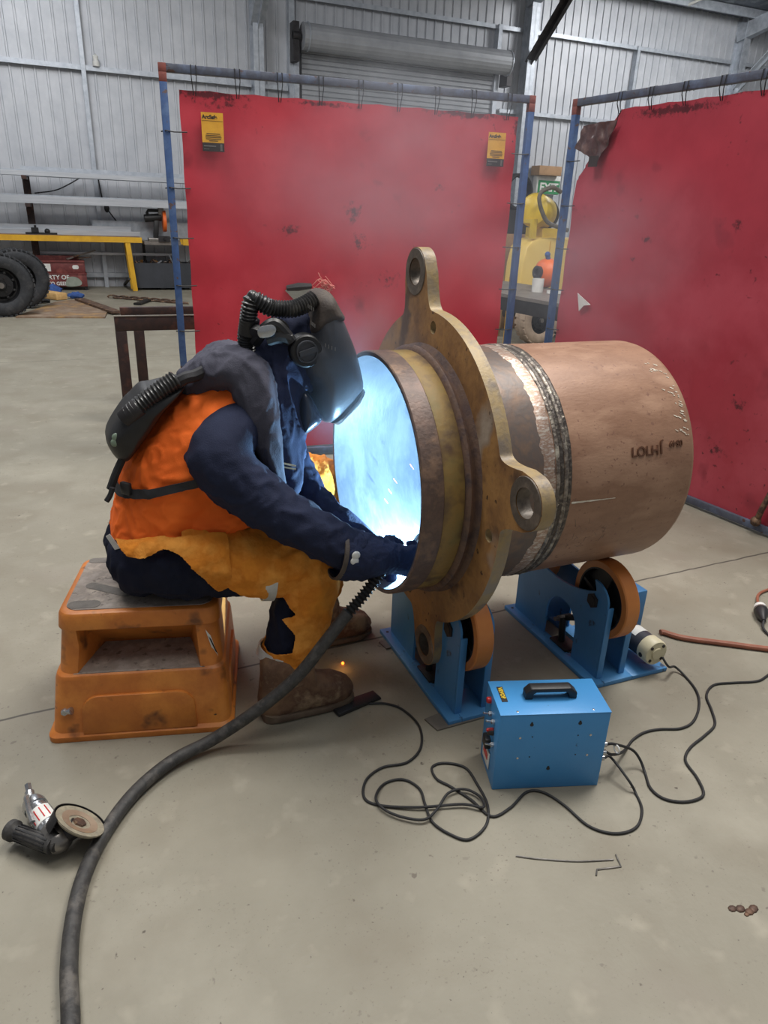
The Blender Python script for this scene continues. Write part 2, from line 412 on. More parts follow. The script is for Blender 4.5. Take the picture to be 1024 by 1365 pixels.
def textbm(s, size, M4, depth=.0006, bold=0.0):
    cu = bpy.data.curves.new('t', 'FONT'); cu.body = s; cu.size = size; cu.extrude = depth; cu.offset = bold
    o = bpy.data.objects.new('t', cu); COL.objects.link(o); bpy.context.view_layer.update()
    me = evald(o); bm = bmesh.new(); bm.from_mesh(me); bm.transform(M4)
    bpy.data.objects.remove(o); bpy.data.curves.remove(cu); bpy.data.meshes.remove(me)
    return bm
def axes(o, u, w, n):
    m = Matrix((V(u).normalized(), V(w).normalized(), V(n).normalized())).transposed().to_4x4(); m.translation = V(o); return m
def pillow(bm, poly, y0, hw, n=14, c=None, p=2.6, ysh=None):
    """side outline in x-z, rounded over the half-width hw about the plane y0"""
    if c is None: c = (sum(q[0] for q in poly) / len(poly), sum(q[1] for q in poly) / len(poly))
    rings = []
    for i in range(n + 1):
        t = -1 + 2 * i / n; t = math.sin(t * PI / 2) * .995
        s = (1 - abs(t) ** p) ** (1 / p)
        rings.append([bm.verts.new((c[0] + (q[0] - c[0]) * s, y0 + t * hw, c[1] + (q[1] - c[1]) * s)) for q in poly])
    k = len(poly)
    for a, b in zip(rings, rings[1:]):
        for j in range(k): bm.faces.new((a[j], a[(j + 1) % k], b[(j + 1) % k], b[j]))
    bm.faces.new(rings[0][::-1]); bm.faces.new(rings[-1])
    bmesh.ops.recalc_face_normals(bm, faces=bm.faces[:])
    return bm
def closedcat(poly, n=4):
    P = [V(p) for p in poly]; k = len(P); o = []
    for i in range(k):
        a, b, c, d = P[i - 1], P[i], P[(i + 1) % k], P[(i + 2) % k]
        for j in range(n):
            t = j / n
            o.append(.5 * ((2 * b) + (c - a) * t + (2 * a - 5 * b + 4 * c - d) * t * t + (3 * b - a - 3 * c + d) * t ** 3))
    return [tuple(v) for v in o]

# ================================================================== SETTING
YW = 15.9
# floor: concrete with saw joint, stains
def concrete():
    m = mat('concrete', [(141, 136, 122), (131, 126, 112), (148, 143, 129)], 1.5, .6, 0, .14, 60, detail=8, lo=.3, hi=.7)
    speckle(m, (104, 96, 86), 34, .66, .06, 2.6, .47)
    speckle(m, (130, 122, 110), 2.2, .6, .2)
    speckle(m, (122, 115, 100), 3.2, .50, .28); speckle(m, (152, 146, 131), 9, .60, .2); speckle(m, (116, 108, 95), 110, .63, .08, 5, .46); speckle(m, (82, 74, 64), 26, .73, .03); speckle(m, (96, 88, 78), 90, .70, .05)
    nt = m.node_tree; N = nt.nodes; L = nt.links; b = N['Principled BSDF']
    src = b.inputs['Base Color'].links[0].from_socket
    tc = N.new('ShaderNodeTexCoord'); sx = N.new('ShaderNodeSeparateXYZ'); L.new(tc.outputs['Object'], sx.inputs[0])
    nz = N.new('ShaderNodeTexNoise'); nz.inputs['Scale'].default_value = 9; L.new(tc.outputs['Object'], nz.inputs['Vector'])
    def mth(op, a, bq):
        q = N.new('ShaderNodeMath'); q.operation = op
        for i, v in enumerate((a, bq)):
            if isinstance(v, (int, float)): q.inputs[i].default_value = v
            elif v is not None: L.new(v, q.inputs[i])
        return q.outputs[0]
    yy = mth('SUBTRACT', sx.outputs['Y'], mth('MULTIPLY', sx.outputs['X'], .036))
    yy = mth('ADD', yy, mth('MULTIPLY', mth('SUBTRACT', nz.outputs['Fac'], .5), .016))
    d = mth('ABSOLUTE', mth('SUBTRACT', mth('PINGPONG', mth('SUBTRACT', yy, 2.117), 3.0), 0.0), None)
    mr = N.new('ShaderNodeMapRange'); mr.inputs['From Min'].default_value = .0028; mr.inputs['From Max'].default_value = .0065
    mr.inputs['To Min'].default_value = .85; mr.inputs['To Max'].default_value = 0
    L.new(d, mr.inputs['Value'])
    mx = N.new('ShaderNodeMix'); mx.data_type = 'RGBA'; L.new(mr.outputs['Result'], mx.inputs['Factor'])
    L.new(src, mx.inputs['A']); mx.inputs['B'].default_value = lin((52, 48, 44)); L.new(mx.outputs['Result'], b.inputs['Base Color'])
    return m
M['concrete'] = concrete()
bm = nb(); bb(bm, (-16, -7, -.2), (26, 16.3, 0)); struct(fin('floor', bm, M['concrete']), 'grey concrete workshop floor with a saw cut joint')

# ribbed wall
def wall():
    bm = nb(); x = -9.0; P = [.2]; prof = []
    while x < 25:
        prof += [(x, 0), (x + .150, 0), (x + .158, -.026), (x + .186, -.026), (x + .194, 0)]
        x += .2
    prof.append((x, 0))
    zs = (0, 6.35)
    lo = [bm.verts.new((p[0], YW + p[1], 0)) for p in prof]; hi = [bm.verts.new((p[0], YW + p[1], 6.35)) for p in prof]
    for i in range(len(prof) - 1): bm.faces.new((lo[i], lo[i + 1], hi[i + 1], hi[i]))
    lo2 = [bm.verts.new((p[0], YW + .05, 0)) for p in (prof[0], prof[-1])]; hi2 = [bm.verts.new((p[0], YW + .05, 6.35)) for p in (prof[0], prof[-1])]
    bm.faces.new((lo2[0], hi2[0], hi2[1], lo2[1]))
    return bm
struct(fin('wall_back', wall(), M['zinc'], smooth=20), 'ribbed zinc sheet wall of the shed')
# girts (Z purlins along the wall), studs, columns
tn = [0]
def trim(bm, mt=None):
    tn[0] += 1
    return struct(fin('trim_%d' % tn[0], bm, mt or M['galv']))
def girt(x0, x1, z):
    bm = nb(); y = YW - .026
    bb(bm, (x0, y - .10, z - .004), (x1, y, z + .004)); bb(bm, (x0, y - .108, z - .075), (x1, y - .1, z + .004)); bb(bm, (x0, y - .1, z - .075), (x1, y - .085, z - .067))
    return trim(bm)
for z in (3.80, 5.36, .26):
    for a, b in ((-9, -2.5), (-2.25, 3.62), (3.85, 4.35) if z < 5 else (3.85, 9.6), (9.2, 9.65) if z < 5 else (9.9, 15.7), (9.92, 15.7) if z < 5 else (16, 24)):
        girt(a, b, z)
girt(16, 24, 3.8)
def stud(x, z0, z1, w=.075, d=.16):
    bm = nb(); bb(bm, (x - w / 2, YW - d, z0), (x + w / 2, YW - .03, z1)); return trim(bm)
stud(.575, .0, 6.2, .075, .17); stud(12.78, 2.2, 5.36, .075, .17)
stud(4.42, 0, 6.2, .11, .2); stud(9.03, 4.2, 5.36, .09, .2)
for x in (-2.4, 3.73, 9.78, 15.86):
    bm = nb(); y1 = YW - .03; y0 = YW - .34
    bb(bm, (x - .10, y0, 0), (x + .10, y0 + .016, 6.3)); bb(bm, (x - .10, y1 - .016, 0), (x + .10, y1, 6.3)); bb(bm, (x - .008, y0, 0), (x + .008, y1, 6.3))
    o = struct(fin('column', bm, M['galv']), 'galvanised portal column against the ribbed wall')
# roof: slope rises towards the camera
SL = .18
def rz_(y): return 6.28 + SL * (YW - y)
def roof_piece(x0, x1, y0, y1, t=.06, name='ceiling', mt=None):
    bm = nb(); q = [(x0, y0), (x1, y0), (x1, y1), (x0, y1)]
    lo = [bm.verts.new((a, b, rz_(b))) for a, b in q]; hi = [bm.verts.new((a, b, rz_(b) + t)) for a, b in q]
    bm.faces.new(lo[::-1]); bm.faces.new(hi)
    for i in range(4): bm.faces.new((lo[i], lo[(i + 1) % 4], hi[(i + 1) % 4], hi[i]))
    return struct(fin(name, bm, mt or M['foil']))
SKY = [(-1.6, .4), (12.2, 13.6)]  # left strip is assumed from the brighter left wall
xs = [-12] + [v for s in SKY for v in s] + [24]
for i in range(0, len(xs), 2): roof_piece(xs[i], xs[i + 1], 1, 16.1)
M['skylight'] = emis('skylight_daylight', (235, 244, 255), 2.2)
for n, (a, b) in enumerate(SKY):
    roof_piece(a, b, 14.3, 16.1); roof_piece(a, b, 1, 4.5)
    o = roof_piece(a, b, 4.5, 14.3, .03, 'window_%d' % (n + 1), M['skylight']); o['label'] = 'translucent daylight panel in the shed roof'
for y in (15.4, 14.1, 12.8, 11.5, 10.2):
    bm = nb()
    for v in [bb(bm, (-12, y - .03, rz_(y) - .19), (24, y + .03, rz_(y) - .01))]: pass
    trim(bm)
for x in (3.73, 9.78, 15.86):
    bm = nb(); bar(bm, (x, 15.85, rz_(15.85) - .36), (x, 5, rz_(5) - .36), .18, .34)
    struct(fin('rafter', bm, M['galv']), 'portal rafter under the shed roof')
    bm = nb(); a, b = V((x, 15.62, 4.72)), V((x, 13.45, 6.45)); bar(bm, a, b, .16, .02, V((1, 0, 0))); bar(bm, a + V((.07, 0, 0)), b + V((.07, 0, 0)), .02, .12, V((1, 0, 0))); bar(bm, a - V((.07, 0, 0)), b - V((.07, 0, 0)), .02, .12, V((1, 0, 0)))
    trim(bm, M['darksteel'] if x == 9.78 else M['galv'])
bm = nb(); cyl(bm, (13.7, 15.4, 6.2), (14.3, 12.6, 6.75), .03); trim(bm, M['white'])
# small wall fittings
o = fin('sensor', lathe(nb(), [(0, 0), (0, .06), (.07, .06), (.09, .04), (.16, .05), (.2, 0)], (.80, 15.76, 3.80), (0, 0, 1), 16), M['white'])
tag(o, 'small white sensor standing on the upper wall rail at left', 'sensor')
# roller door
D = thing('roller_door', 'closed grey roller shutter with drum roll above the left red screen', 'roller door', (6.8, 15.75, 0)); D['kind'] = 'structure'
bm = nb(); pr = []; z = 0.0
while z < 4.55:
    pr += [(z, 0), (z + .055, 0), (z + .075, .022)]; z += .09
lo = [bm.verts.new((4.62, 15.72 + p[1], p[0])) for p in pr]; hi = [bm.verts.new((8.95, 15.72 + p[1], p[0])) for p in pr]
for i in range(len(pr) - 1): bm.faces.new((lo[i], hi[i], hi[i + 1], lo[i + 1]))
fin('door_curtain', solid(bm, .004), M['rollerdoor'], D, smooth=20)
bm = nb(); pr = [(4.60, 0)]
lathe(bm, [(0, 0), (0, .23), (.02, .23)] + [(.02, .225), (4.56, .225)] + [(4.56, .23), (4.58, .23), (4.58, 0)], (4.56, 15.47, 4.62), (1, 0, 0), 120)
for v in bm.verts:
    dy, dz = v.co.y - 15.47, v.co.z - 4.62; k = 1 + .022 * max(0, math.cos(20 * math.atan2(dz, dy))); v.co.y, v.co.z = 15.47 + dy * k, 4.62 + dz * k
fin('door_roll', bm, M['rollerdoor'], D)
for x in (4.5, 9.0):
    bm = nb(); bb(bm, (x - .05, 15.66, 0), (x + .05, 15.70, 4.4)); bb(bm, (x - .05, 15.70, 0), (x - .03, 15.8, 4.4)); fin('guide', bm, M['galv'], D)
for x, w in ((4.44, -1), (9.2, 1)):
    bm = nb(); bb(bm, (x - .06, 15.45, 4.2), (x + .06, 15.78, 4.85)); cyl(bm, (x - .06, 15.47, 4.62), (x + .08, 15.47, 4.62), .07); fin('end_bracket', bm, M['darksteel'], D)
for x in (4.66, 9.14):
    bm = nb(); lathe(bm, [(-.012, .19), (-.012, .245), (.012, .245), (.012, .19)], (x, 15.47, 4.62), (1, 0, 0), 36, True); fin('drum_ring', bm, M['galv'], D)
# EXIT sign on the wall over stored goods
e = ony(730, 247, 15.7)
G = thing('exit_sign', 'green and white EXIT sign on the far wall between the screens', 'sign', (e.x, 15.72, e.z))
bm = nb(); bb(bm, (e.x - .33, 15.66, e.z - .2), (e.x + .33, 15.84, e.z + .2)); fin('housing', bm, M['white'], G, .02)
bm = nb(); bb(bm, (e.x - .29, 15.650, e.z - .19), (e.x + .31, 15.662, e.z + .1)); fin('sign_face', bm, M['green'], G)
fin('lettering', textbm('EXIT', .25, axes((e.x - .25, 15.648, e.z - .13), (1, 0, 0), (0, 0, 1), (0, -1, 0)), .004, .008), M['white'], G, smooth=0)
o = fin('carton', bb(nb(), (e.x - .40, 15.5, e.z + .202), (e.x + .22, 15.86, e.z + .40)), M['cardboard'], None, .01); tag(o, 'brown cardboard carton above the green EXIT sign', 'carton')

# ================================================================== BACKGROUND LEFT
def wheel(name, label, R, W, n_lug, loc, rz, tm, rimm, group=None, tread=26):
    """axis along local Y, standing on the ground"""
    T = thing(name, label, 'wheel', (0, 0, 0), 0, group)
    c = V((0, 0, R))
    bm = nb(); h = W / 2
    lathe(bm, [(-h * .8, R * .56), (-h, R * .66), (-h, R * .84), (-h * .82, R * .955), (-h * .6, R), (h * .6, R), (h * .82, R * .955), (h, R * .84), (h, R * .66), (h * .8, R * .56)], c, (0, 1, 0), 64, True)
    for i in range(tread):
        for s in (-1, 1):
            a = 2 * PI * (i + (.25 if s > 0 else 0)) / tread
            Rm = Matrix.Rotation(a, 3, 'Y'); p = c + Rm @ V((0, s * h * .62, R * .985))
            box(bm, p, (R * 2 * PI / tread * .62, h * .62, R * .05), Rm)
    fin('tyre', bm, tm, T)
    bm = nb(); lathe(bm, [(-h * .8, R * .56), (-h * .82, R * .6), (-h * .55, R * .55), (-h * .1, R * .5), (-h * .1, R * .45), (-h * .45, R * .36), (-h * .5, R * .17), (-h * .66, R * .15), (-h * .66, 0)], c, (0, 1, 0), 48)
    lathe(bm, [(h * .8, R * .56), (h * .7, R * .5), (h * .2, R * .45), (h * .2, 0)], c, (0, 1, 0), 48)
    fin('rim', bm, rimm, T)
    for i in range(n_lug):
        bm = nb(); a = 2 * PI * i / n_lug; p = c + V((math.cos(a) * R * .25, 0, math.sin(a) * R * .25)); cyl(bm, p + V((0, -h * .62, 0)), p + V((0, -h * .3, 0)), R * .03, seg=8); fin('wheel_nut', bm, M['darksteel'], T)
    bm = nb(); cyl(bm, c + V((0, -h * .95, 0)), c + V((0, -h * .6, 0)), R * .09, seg=20); fin('hub_cap', bm, M['castalu'], T)
    for i in range(8):
        bm = nb(); a = 2 * PI * (i + .5) / 8; p = c + V((math.cos(a) * R * .41, -h * .36, math.sin(a) * R * .41)); sph(bm, p, R * .045, 10, (1, .3, 1)); fin('rim_opening', bm, M['rubber'], T)
    T.location = loc; T.rotation_euler = (0, 0, rz)
    return T
wheel('spare_wheel', 'nearest upright black truck tyre on dark rim at left edge', .425, .28, 6, (-.97, 11.6, 0), rad(9), M['tyre'], M['blacksteel'], None, 40)
wheel('spare_wheel', 'upright black truck tyre standing just behind the nearest tyre', .43, .28, 6, (-.80, 12.5, 0), rad(9), M['tyre'], M['blacksteel'], None, 40)
# yellow bench
YB = 15.0
B = thing('workbench', 'long yellow steel bench in front of the ribbed wall', 'workbench', (-1.2, YB, 0))
bm = nb(); bb(bm, (-4.5, YB - .06, .87), (1.25, YB, .965)); bb(bm, (-4.5, YB + .38, .87), (1.25, YB + .44, .965)); bb(bm, (1.19, YB - .055, .872), (1.245, YB + .43, .962)); fin('frame', bm, M['yellow'], B)
bm = nb(); bb(bm, (-4.5, YB - .05, .967), (1.22, YB + .43, .975)); fin('deck', bm, M['sheetrust'], B)
for x in (1.02, -2.6):
    for y in (YB - .05, YB + .38):
        bm = nb(); bar(bm, (x - (.03 if x > 0 else 0), y + .03, .87), (x + .03 if x > 0 else x, y + .03, 0), .09, .06, V((0, 1, 0))); fin('leg', bm, M['yellow'], B)
o = thing('roller_stand', 'yellow end of a stand showing right of the chop saw behind blue post', 'stand', (2.4, YB, 0))
bm = nb(); bb(bm, (2.0, YB - .06, .84), (3.2, YB, .95)); bb(bm, (2.0, YB + .33, .84), (3.2, YB + .39, .95)); fin('frame', bm, M['yellow'], o)
for x in (2.3, 3.1):
    bm = nb(); bar(bm, (x, YB + .2, 0), (x, YB + .2, .9), .08, .08); fin('leg', bm, M['yellow'], o)
o = thing('saw_stand', 'grey steel stand carrying the chop saw beside the yellow bench', 'stand', (1.62, YB, 0))
bm = nb(); bb(bm, (1.29, YB - .06, .84), (1.96, YB + .79, .90)); fin('top', bm, M['benchtop'], o)
for x in (1.34, 1.9):
    bm = nb(); bar(bm, (x, YB + .76, 0), (x, YB + .76, .84), .05, .05); fin('leg', bm, M['darksteel'], o)
# chop saw
c = V((1.60, YB + .1, .90))
o = thing('chop_saw', 'black and orange chop saw standing on the grey stand', 'saw', c)
bm = nb(); bb(bm, c + V((-.22, -.14, .0)), c + V((.16, .16, .06))); fin('base', bm, M['castalu'], o, .008)
bm = nb(); bar(bm, c + V((-.08, 0, .06)), c + V((-.04, 0, .38)), .09, .09); fin('arm', bm, M['blackplastic'], o, .01)
bm = nb(); cyl(bm, c + V((-.26, 0, .40)), c + V((.05, 0, .43)), .07); fin('motor', bm, M['blackplastic'], o, .01)
bm = nb(); lathe(bm, [(-.03, 0), (-.03, .19), (.03, .19), (.03, 0)], c + V((.10, .02, .36)), (1, -.02, 0), 28); fin('blade_guard', bm, M['orange'], o)
bm = nb(); tube(bm, [c + V(p) for p in ((-.2, 0, .44), (-.2, 0, .50), (-.18, 0, .54), (.02, 0, .54), (.05, 0, .50), (.05, 0, .44))], .03); fin('handle', bm, M['blackplastic'], o)
bm = nb(); bb(bm, c + V((.0, -.05, .44)), c + V((.1, .05, .6))); fin('bracket', bm, M['castalu'], o, .01)
bm = nb(); bb(bm, c + V((-.05, -.2, .0)), c + V((.16, -.15, .10))); cyl(bm, c + V((.06, -.28, .05)), c + V((.06, -.14, .05)), .018); fin('vice', bm, M['darksteel'], o)
# storage rack with profiles
o = thing('storage_rack', 'rusty brown cantilever rack post carrying long aluminium lengths', 'rack', (-.62, 15.5, 0))
bm = nb(); bb(bm, (-.67, 15.47, 0), (-.55, 15.58, 2.02)); fin('post', bm, M['brownsteel'], o)
for z in (1.93, 1.49):
    bm = nb(); bb(bm, (-.65, 14.8, z - .06), (-.57, 15.47, z)); fin('arm', bm, M['brownsteel'], o)
o2 = dup(o, (2.9, 15.5, 0), 0, 'brown cantilever rack post hidden behind the red screen edge')
def prof(x0, x1, y, z, w, h, label, t=.008, mt='alu'):
    bm = nb(); bb(bm, (x0, y, z), (x1, y + t, z + h)); bb(bm, (x0, y + t, z), (x1, y + w, z + t)); bb(bm, (x0, y + t, z + h - t), (x1, y + w, z + h))
    return tag(fin('steel_channel' if mt != 'alu' else 'aluminium_channel', bm, M[mt]), label, 'metal length', 'metal lengths stored along the wall')
prof(-.96, 4.0, 14.86, 1.93, .12, .075, 'bright metal channel lying at the front of the top rack arm')
prof(-3, 4.0, 15.02, 1.93, .14, .1, 'dull grey channel behind the bright one on the top rack arm', mt='galv')
prof(-.66, 4.0, 15.22, 1.93, .12, .16, 'darker channel at the back of the top rack arm', mt='galv')
prof(-3, 4.0, 14.86, 1.49, .12, .12, 'thick bright channel at the front of the middle rack arm')
prof(-3, 4.0, 15.05, 1.49, .16, .14, 'bright channel behind the front one on middle rack arm', mt='galv')
prof(-3, 1.25, 15.20, .976, .1, .08, 'lowest silver channel lying on the yellow bench')
prof(-3, 1.1, 15.31, .976, .12, .16, 'middle silver channel stacked on the yellow bench')
prof(.42, 2.8, 15.445, .905, .1, .33, 'tall grey channel standing at the back of the yellow bench', mt='galv')
prof(-3, 1.9, 15.60, .61, .1, .045, 'thin bright rail below the yellow bench near wall', mt='alu')
o = fin('rail_bracket', bb(nb(), (-2.5, 15.62, 0), (-2.44, 15.7, .609)), M['darksteel']); tag(o, 'dark upright bracket under the low rail', 'bracket')
bm = nb(); bb(bm, (-.72, 14.98, .976), (-.20, 15.06, 1.01)); cyl(bm, (-.55, 15.02, 1.0), (-.55, 15.02, 1.13), .02); bb(bm, (-.62, 14.98, 1.0), (-.5, 15.06, 1.09)); sph(bm, (-.36, 15.02, 1.03), .05, 10)
tag(fin('bench_clamp', bm, M['blacksteel']), 'small black clamp lying on the yellow bench', 'clamp')
# looped wires on the wall
P = cat([(-.5, 15.6, 1.66), (-.1, 15.7, 1.74), (.35, 15.72, 1.98), (.5, 15.72, 2.06)], 6); bm = tube(nb(), P, .012, 6); tag(fin('wall_cable', bm, M['rubber']), 'thin dark cable drooping from the rack post', 'cable')
P = cat([(.62, 15.7, 2.0), (.66, 15.68, 1.6), (.72, 15.68, 1.45), (.95, 15.6, 1.1)], 6); bm = tube(nb(), P, .012, 6); sph(bm, (.72, 15.68, 1.45), .05, 10, (1, 1, 1.6)); tag(fin('wall_cable', bm, M['rubber']), 'dark cable with plug hanging beside the wall stud', 'cable')
# red bin
bx0, bx1, by0 = -.62, .21, 15.1
o = thing('skip_bin', 'faded red steel bin with painted white words by the wall', 'bin', (-.2, by0 + .25, 0))
bm = nb(); bb(bm, (bx0, by0, .07), (bx1, by0 + .34, .30)); bb(bm, (bx0 + .01, by0 + .02, .30), (bx1 - .01, by0 + .34, .50)); fin('body', bm, M['binred'], o, .01)
bm = nb(); bb(bm, (bx0 - .01, by0 - .012, .285), (bx1 + .01, by0 + .35, .305)); fin('waist_band', bm, M['binred'], o)
bm = nb(); bb(bm, (bx0 - .01, by0 + .0, .50), (bx1 - .01, by0 + .35, .53)); bb(bm, (bx0, by0 + .25, .53), (bx1 - .1, by0 + .34, .6)); fin('rim', bm, M['binred'], o)
for x in (bx0 + .03, bx1 - .05): fin('foot', bb(nb(), (x, by0 + .03, 0), (x + .05, by0 + .3, .07)), M['blacksteel'], o)
fin('lettering', textbm('PROPERTY OF', .105, axes((-.76, by0 - .006, .20), (1, 0, 0), (0, 0, 1), (0, -1, 0)), .002, .002), M['white'], o, smooth=0)
fin('lettering', textbm('RETURN TO GEELONG', .085, axes((-.82, by0 - .006, .095), (1, 0, 0), (0, 0, 1), (0, -1, 0)), .002, .002), M['white'], o, smooth=0)
bm = prism(nb(), [closedcat([(-.17, .1), (-.1, .07), (.08, .09), (.11, .16), (.02, .24), (-.12, .23)], 4)], (0, by0 - .012, 0), (1, 0, 0), (0, 0, 1), (0, 1, 0), .004); fin('paint_patch', bm, M['greypatch'], o)
fin('sticker', bb(nb(), (-.50, by0 + .014, .34), (-.39, by0 + .019, .47)), M['white'], o)
fin('sticker', prism(nb(), [rrect(0, 0, .11, .07, .03)], (-.02, by0 + .014, .38), (1, 0, 0), (0, 0, 1), (0, 1, 0), .005), M['white'], o)
for i, (a, b, l) in enumerate((((-.1, by0 + .1, .55), (.42, by0 + .35, .70), 'long grey offcut poking up out of red bin'), ((-.05, by0 + .2, .55), (.12, by0 + .1, .62), 'short pale offcut lying across red bin'), ((.0, by0 + .3, .55), (.32, by0 + .2, .58), 'rusty offcut overhanging the right end of red bin'))):
    tag(fin('scrap_offcut', bar(nb(), a, b, .05, .02), M['rustwire' if i else 'benchtop']), l, 'offcut')
# black scrap bin
x0, x1 = 1.09, 2.15
o = thing('scrap_bin', 'charcoal steel scrap bin full of offcuts behind blue post', 'bin', (1.6, 15.3, 0))
bm = nb()
for a, b in (((x0, 15.12, .06), (x1, 15.14, .5)), ((x0, 15.62, .06), (x1, 15.64, .5)), ((x0, 15.14, .06), (x0 + .02, 15.62, .5)), ((x1 - .02, 15.14, .06), (x1, 15.62, .5)), ((x0, 15.12, .04), (x1, 15.64, .06))): bb(bm, a, b)
fin('body', bm, M['binblack'], o)
fin('fill', bb(nb(), (x0 + .02, 15.14, .06), (x1 - .02, 15.62, .46)), M['rustwire'], o)
for x in (x0 + .06, x0 + .5, x1 - .1): fin('foot', bb(nb(), (x - .05, 15.2, 0), (x + .05, 15.6, .04)), M['blacksteel'], o)
mats = ['rustwire', 'brass', 'benchtop', 'darksteel', 'rustwire', 'galv']
for i in range(16):
    x = x0 + .08 + i * .061; a = random.uniform(-1, 1)
    p = V((x, 15.22 + random.random() * .3, .47)); q = p + V((.14 * a, random.uniform(-.06, .06), .05 + .05 * random.random() + (.1 if i in (11, 13) else 0)))
    nm = mats[i % 6]
    bm = bar(nb(), p, q, .05, .015) if i % 3 else cyl(nb(), p, q, .018, seg=8)
    tag(fin('scrap_offcut', bm, M[nm]), 'short scrap metal offcut in the charcoal bin', 'offcut', 'scrap offcuts in the charcoal bin')
# floor litter
q = [onz(21, 424), onz(140, 424.5), onz(143, 418), onz(98, 401), onz(74, 404)]
bm = prism(nb(), [[(p.x, p.y) for p in q]], (0, 0, 0.001), (1, 0, 0), (0, 1, 0), (0, 0, 1), .02); tag(fin('steel_plate', bm, M['sheetrust']), 'stained flat plate lying on the floor beside the tyres', 'plate')
a, b = onz(98, 402), onz(147, 420); bm = bar(nb(), a + V((.1, 0, .038)), b + V((.1, 0, .038)), .16, .03); tag(fin('timber_board', bm, M['rustwire']), 'brown narrow board lying along edge of the stained plate', 'board')
a, b = onz(44, 398), onz(83, 404); bm = bar(nb(), a + V((0, .4, .06)), b + V((0, .4, .06)), .2, .11); tag(fin('timber_block', bm, M['timber'], None, .01), 'pale timber block lying behind the tyres', 'timber')
def rag(c, r, label):
    bm = nb(); sph(bm, c, r, 18, (1.25, .8, .55)); wrinkle(bm, r * .35, (9, 9, 9), c[0]); keep(bm, lambda v: True)
    for v in bm.verts: v.co.z = max(v.co.z, .004)
    return tag(fin('rag', bm, M['bluerag']), label, 'rag')
p = onz(66, 396); rag((p.x, p.y + .3, .09), .16, 'larger blue rag heap behind the timber block')
p = onz(101, 398); rag((p.x, p.y, .05), .1, 'small blue rag on the floor right of the timber block')
p = onz(53, 403); bm = nb(); sph(bm, (p.x, p.y - .15, .05), .09, 12, (1.2, .7, .55)); cyl(bm, (p.x - .1, p.y - .15, .05), (p.x + .16, p.y - .2, .04), .03); tag(fin('hand_tool', bm, M['blacksteel']), 'small black tool on the floor before the timber block', 'tool')
bm = nb(); P = [onz(148 + 7 * i, 396 + i * .55, .02) for i in range(15)]
for i, (a, b) in enumerate(zip(P, P[1:])):
    F = frame(b - a, V((0, 0, 1)) if i % 2 else V((0, 1, 0)))
    tube(bm, [(a + b) / 2 + F.col[0] * math.cos(t) * .035 + F.col[2] * math.sin(t) * .12 for t in [2 * PI * k / 12 for k in range(13)]], .014, 6)
for v in bm.verts: v.co.z = max(v.co.z, .002)
tag(fin('chain', bm, M['rustwire']), 'rusty chain lying along the floor before the bins', 'chain')
a, b = onz(183, 407), onz(197, 402); bm = bar(nb(), a + V((0, 0, .02)), b + V((0, 0, .02)), .12, .03); tag(fin('scrap_offcut', bm, M['blacksteel']), 'short black offcut on the floor in front of the chain', 'offcut')
a, b = onz(166, 381), onz(172, 372, .25); bm = bar(nb(), a + V((0, 0, .02)), b, .05, .03); tag(fin('prop_bar', bm, M['blacksteel']), 'black bar leaning beside the yellow bench leg', 'bar')
# dark steel table frame
o = thing('table_frame', 'dark brown welded steel table frame left of red screen', 'table frame', (.8, 5.9, 0))
z = .78; yA, yB, xA, xB = 5.45, 5.98, .222, 1.72
fin('rail', bb(nb(), (xA, yA, z - .10), (xB, yA + .06, z)), M['brownsteel'], o, .004)
fin('rail', bb(nb(), (xA + .07, yB, z - .06), (xB, yB + .05, z)), M['brownsteel'], o, .004)
for x in (xB - .06,): fin('rail', bb(nb(), (x, yA + .06, z - .10), (x + .06, yB, z)), M['brownsteel'], o, .004)
for x, y in ((xA, yA), (xA + .155, yB - .05), (xB - .07, yA), (xB - .07, yB - .05)): fin('leg', bb(nb(), (x, y, 0), (x + .075, y + .06, z - .1)), M['brownsteel'], o, .004)
fin('edge_strip', bb(nb(), (xA - .002, yA - .004, z), (xB, yA + .03, z + .006)), M['shim'], o)

# ================================================================== BETWEEN THE SCREENS
a, b = onz(668, 391, .86), onz(742, 404, .86); u = (b - a).normalized(); w = V((-u.y, u.x, 0))
a2 = a - u * 1.3; L = 3.2
o = thing('steel_bench', 'worn steel bench standing behind the gap between red screens', 'workbench', a2)
bm = prism(nb(), [[(0, 0), (L, 0), (L, .95), (0, .95)]], a2 + V((0, 0, -.03)), u, w, (0, 0, 1), .03); fin('top', bm, M['benchtop'], o)
bm = prism(nb(), [[(0.02, 0.01), (L - .02, .01), (L - .02, .08), (0.02, .08)]], a2 + V((0, 0, -.15)), u, w, (0, 0, 1), .12); fin('front_rail', bm, M['darksteel'], o)
for s, t in ((.1, .06), (L - .1, .06), (.1, .85), (L - .1, .85)):
    p = a2 + u * s + w * t; fin('leg', bb(nb(), (p.x - .03, p.y - .03, 0), (p.x + .03, p.y + .03, .715)), M['darksteel'], o)
# mug
p = onz(716, 389, .86)
o = thing('cup', 'plain white cup standing on the steel bench', 'cup', p)
bm = lathe(nb(), [(0, 0), (0, .055), (.125, .058), (.125, .052), (.01, .048), (.01, 0)], p, (0, 0, 1), 28); fin('cup', bm, M['white'], o)
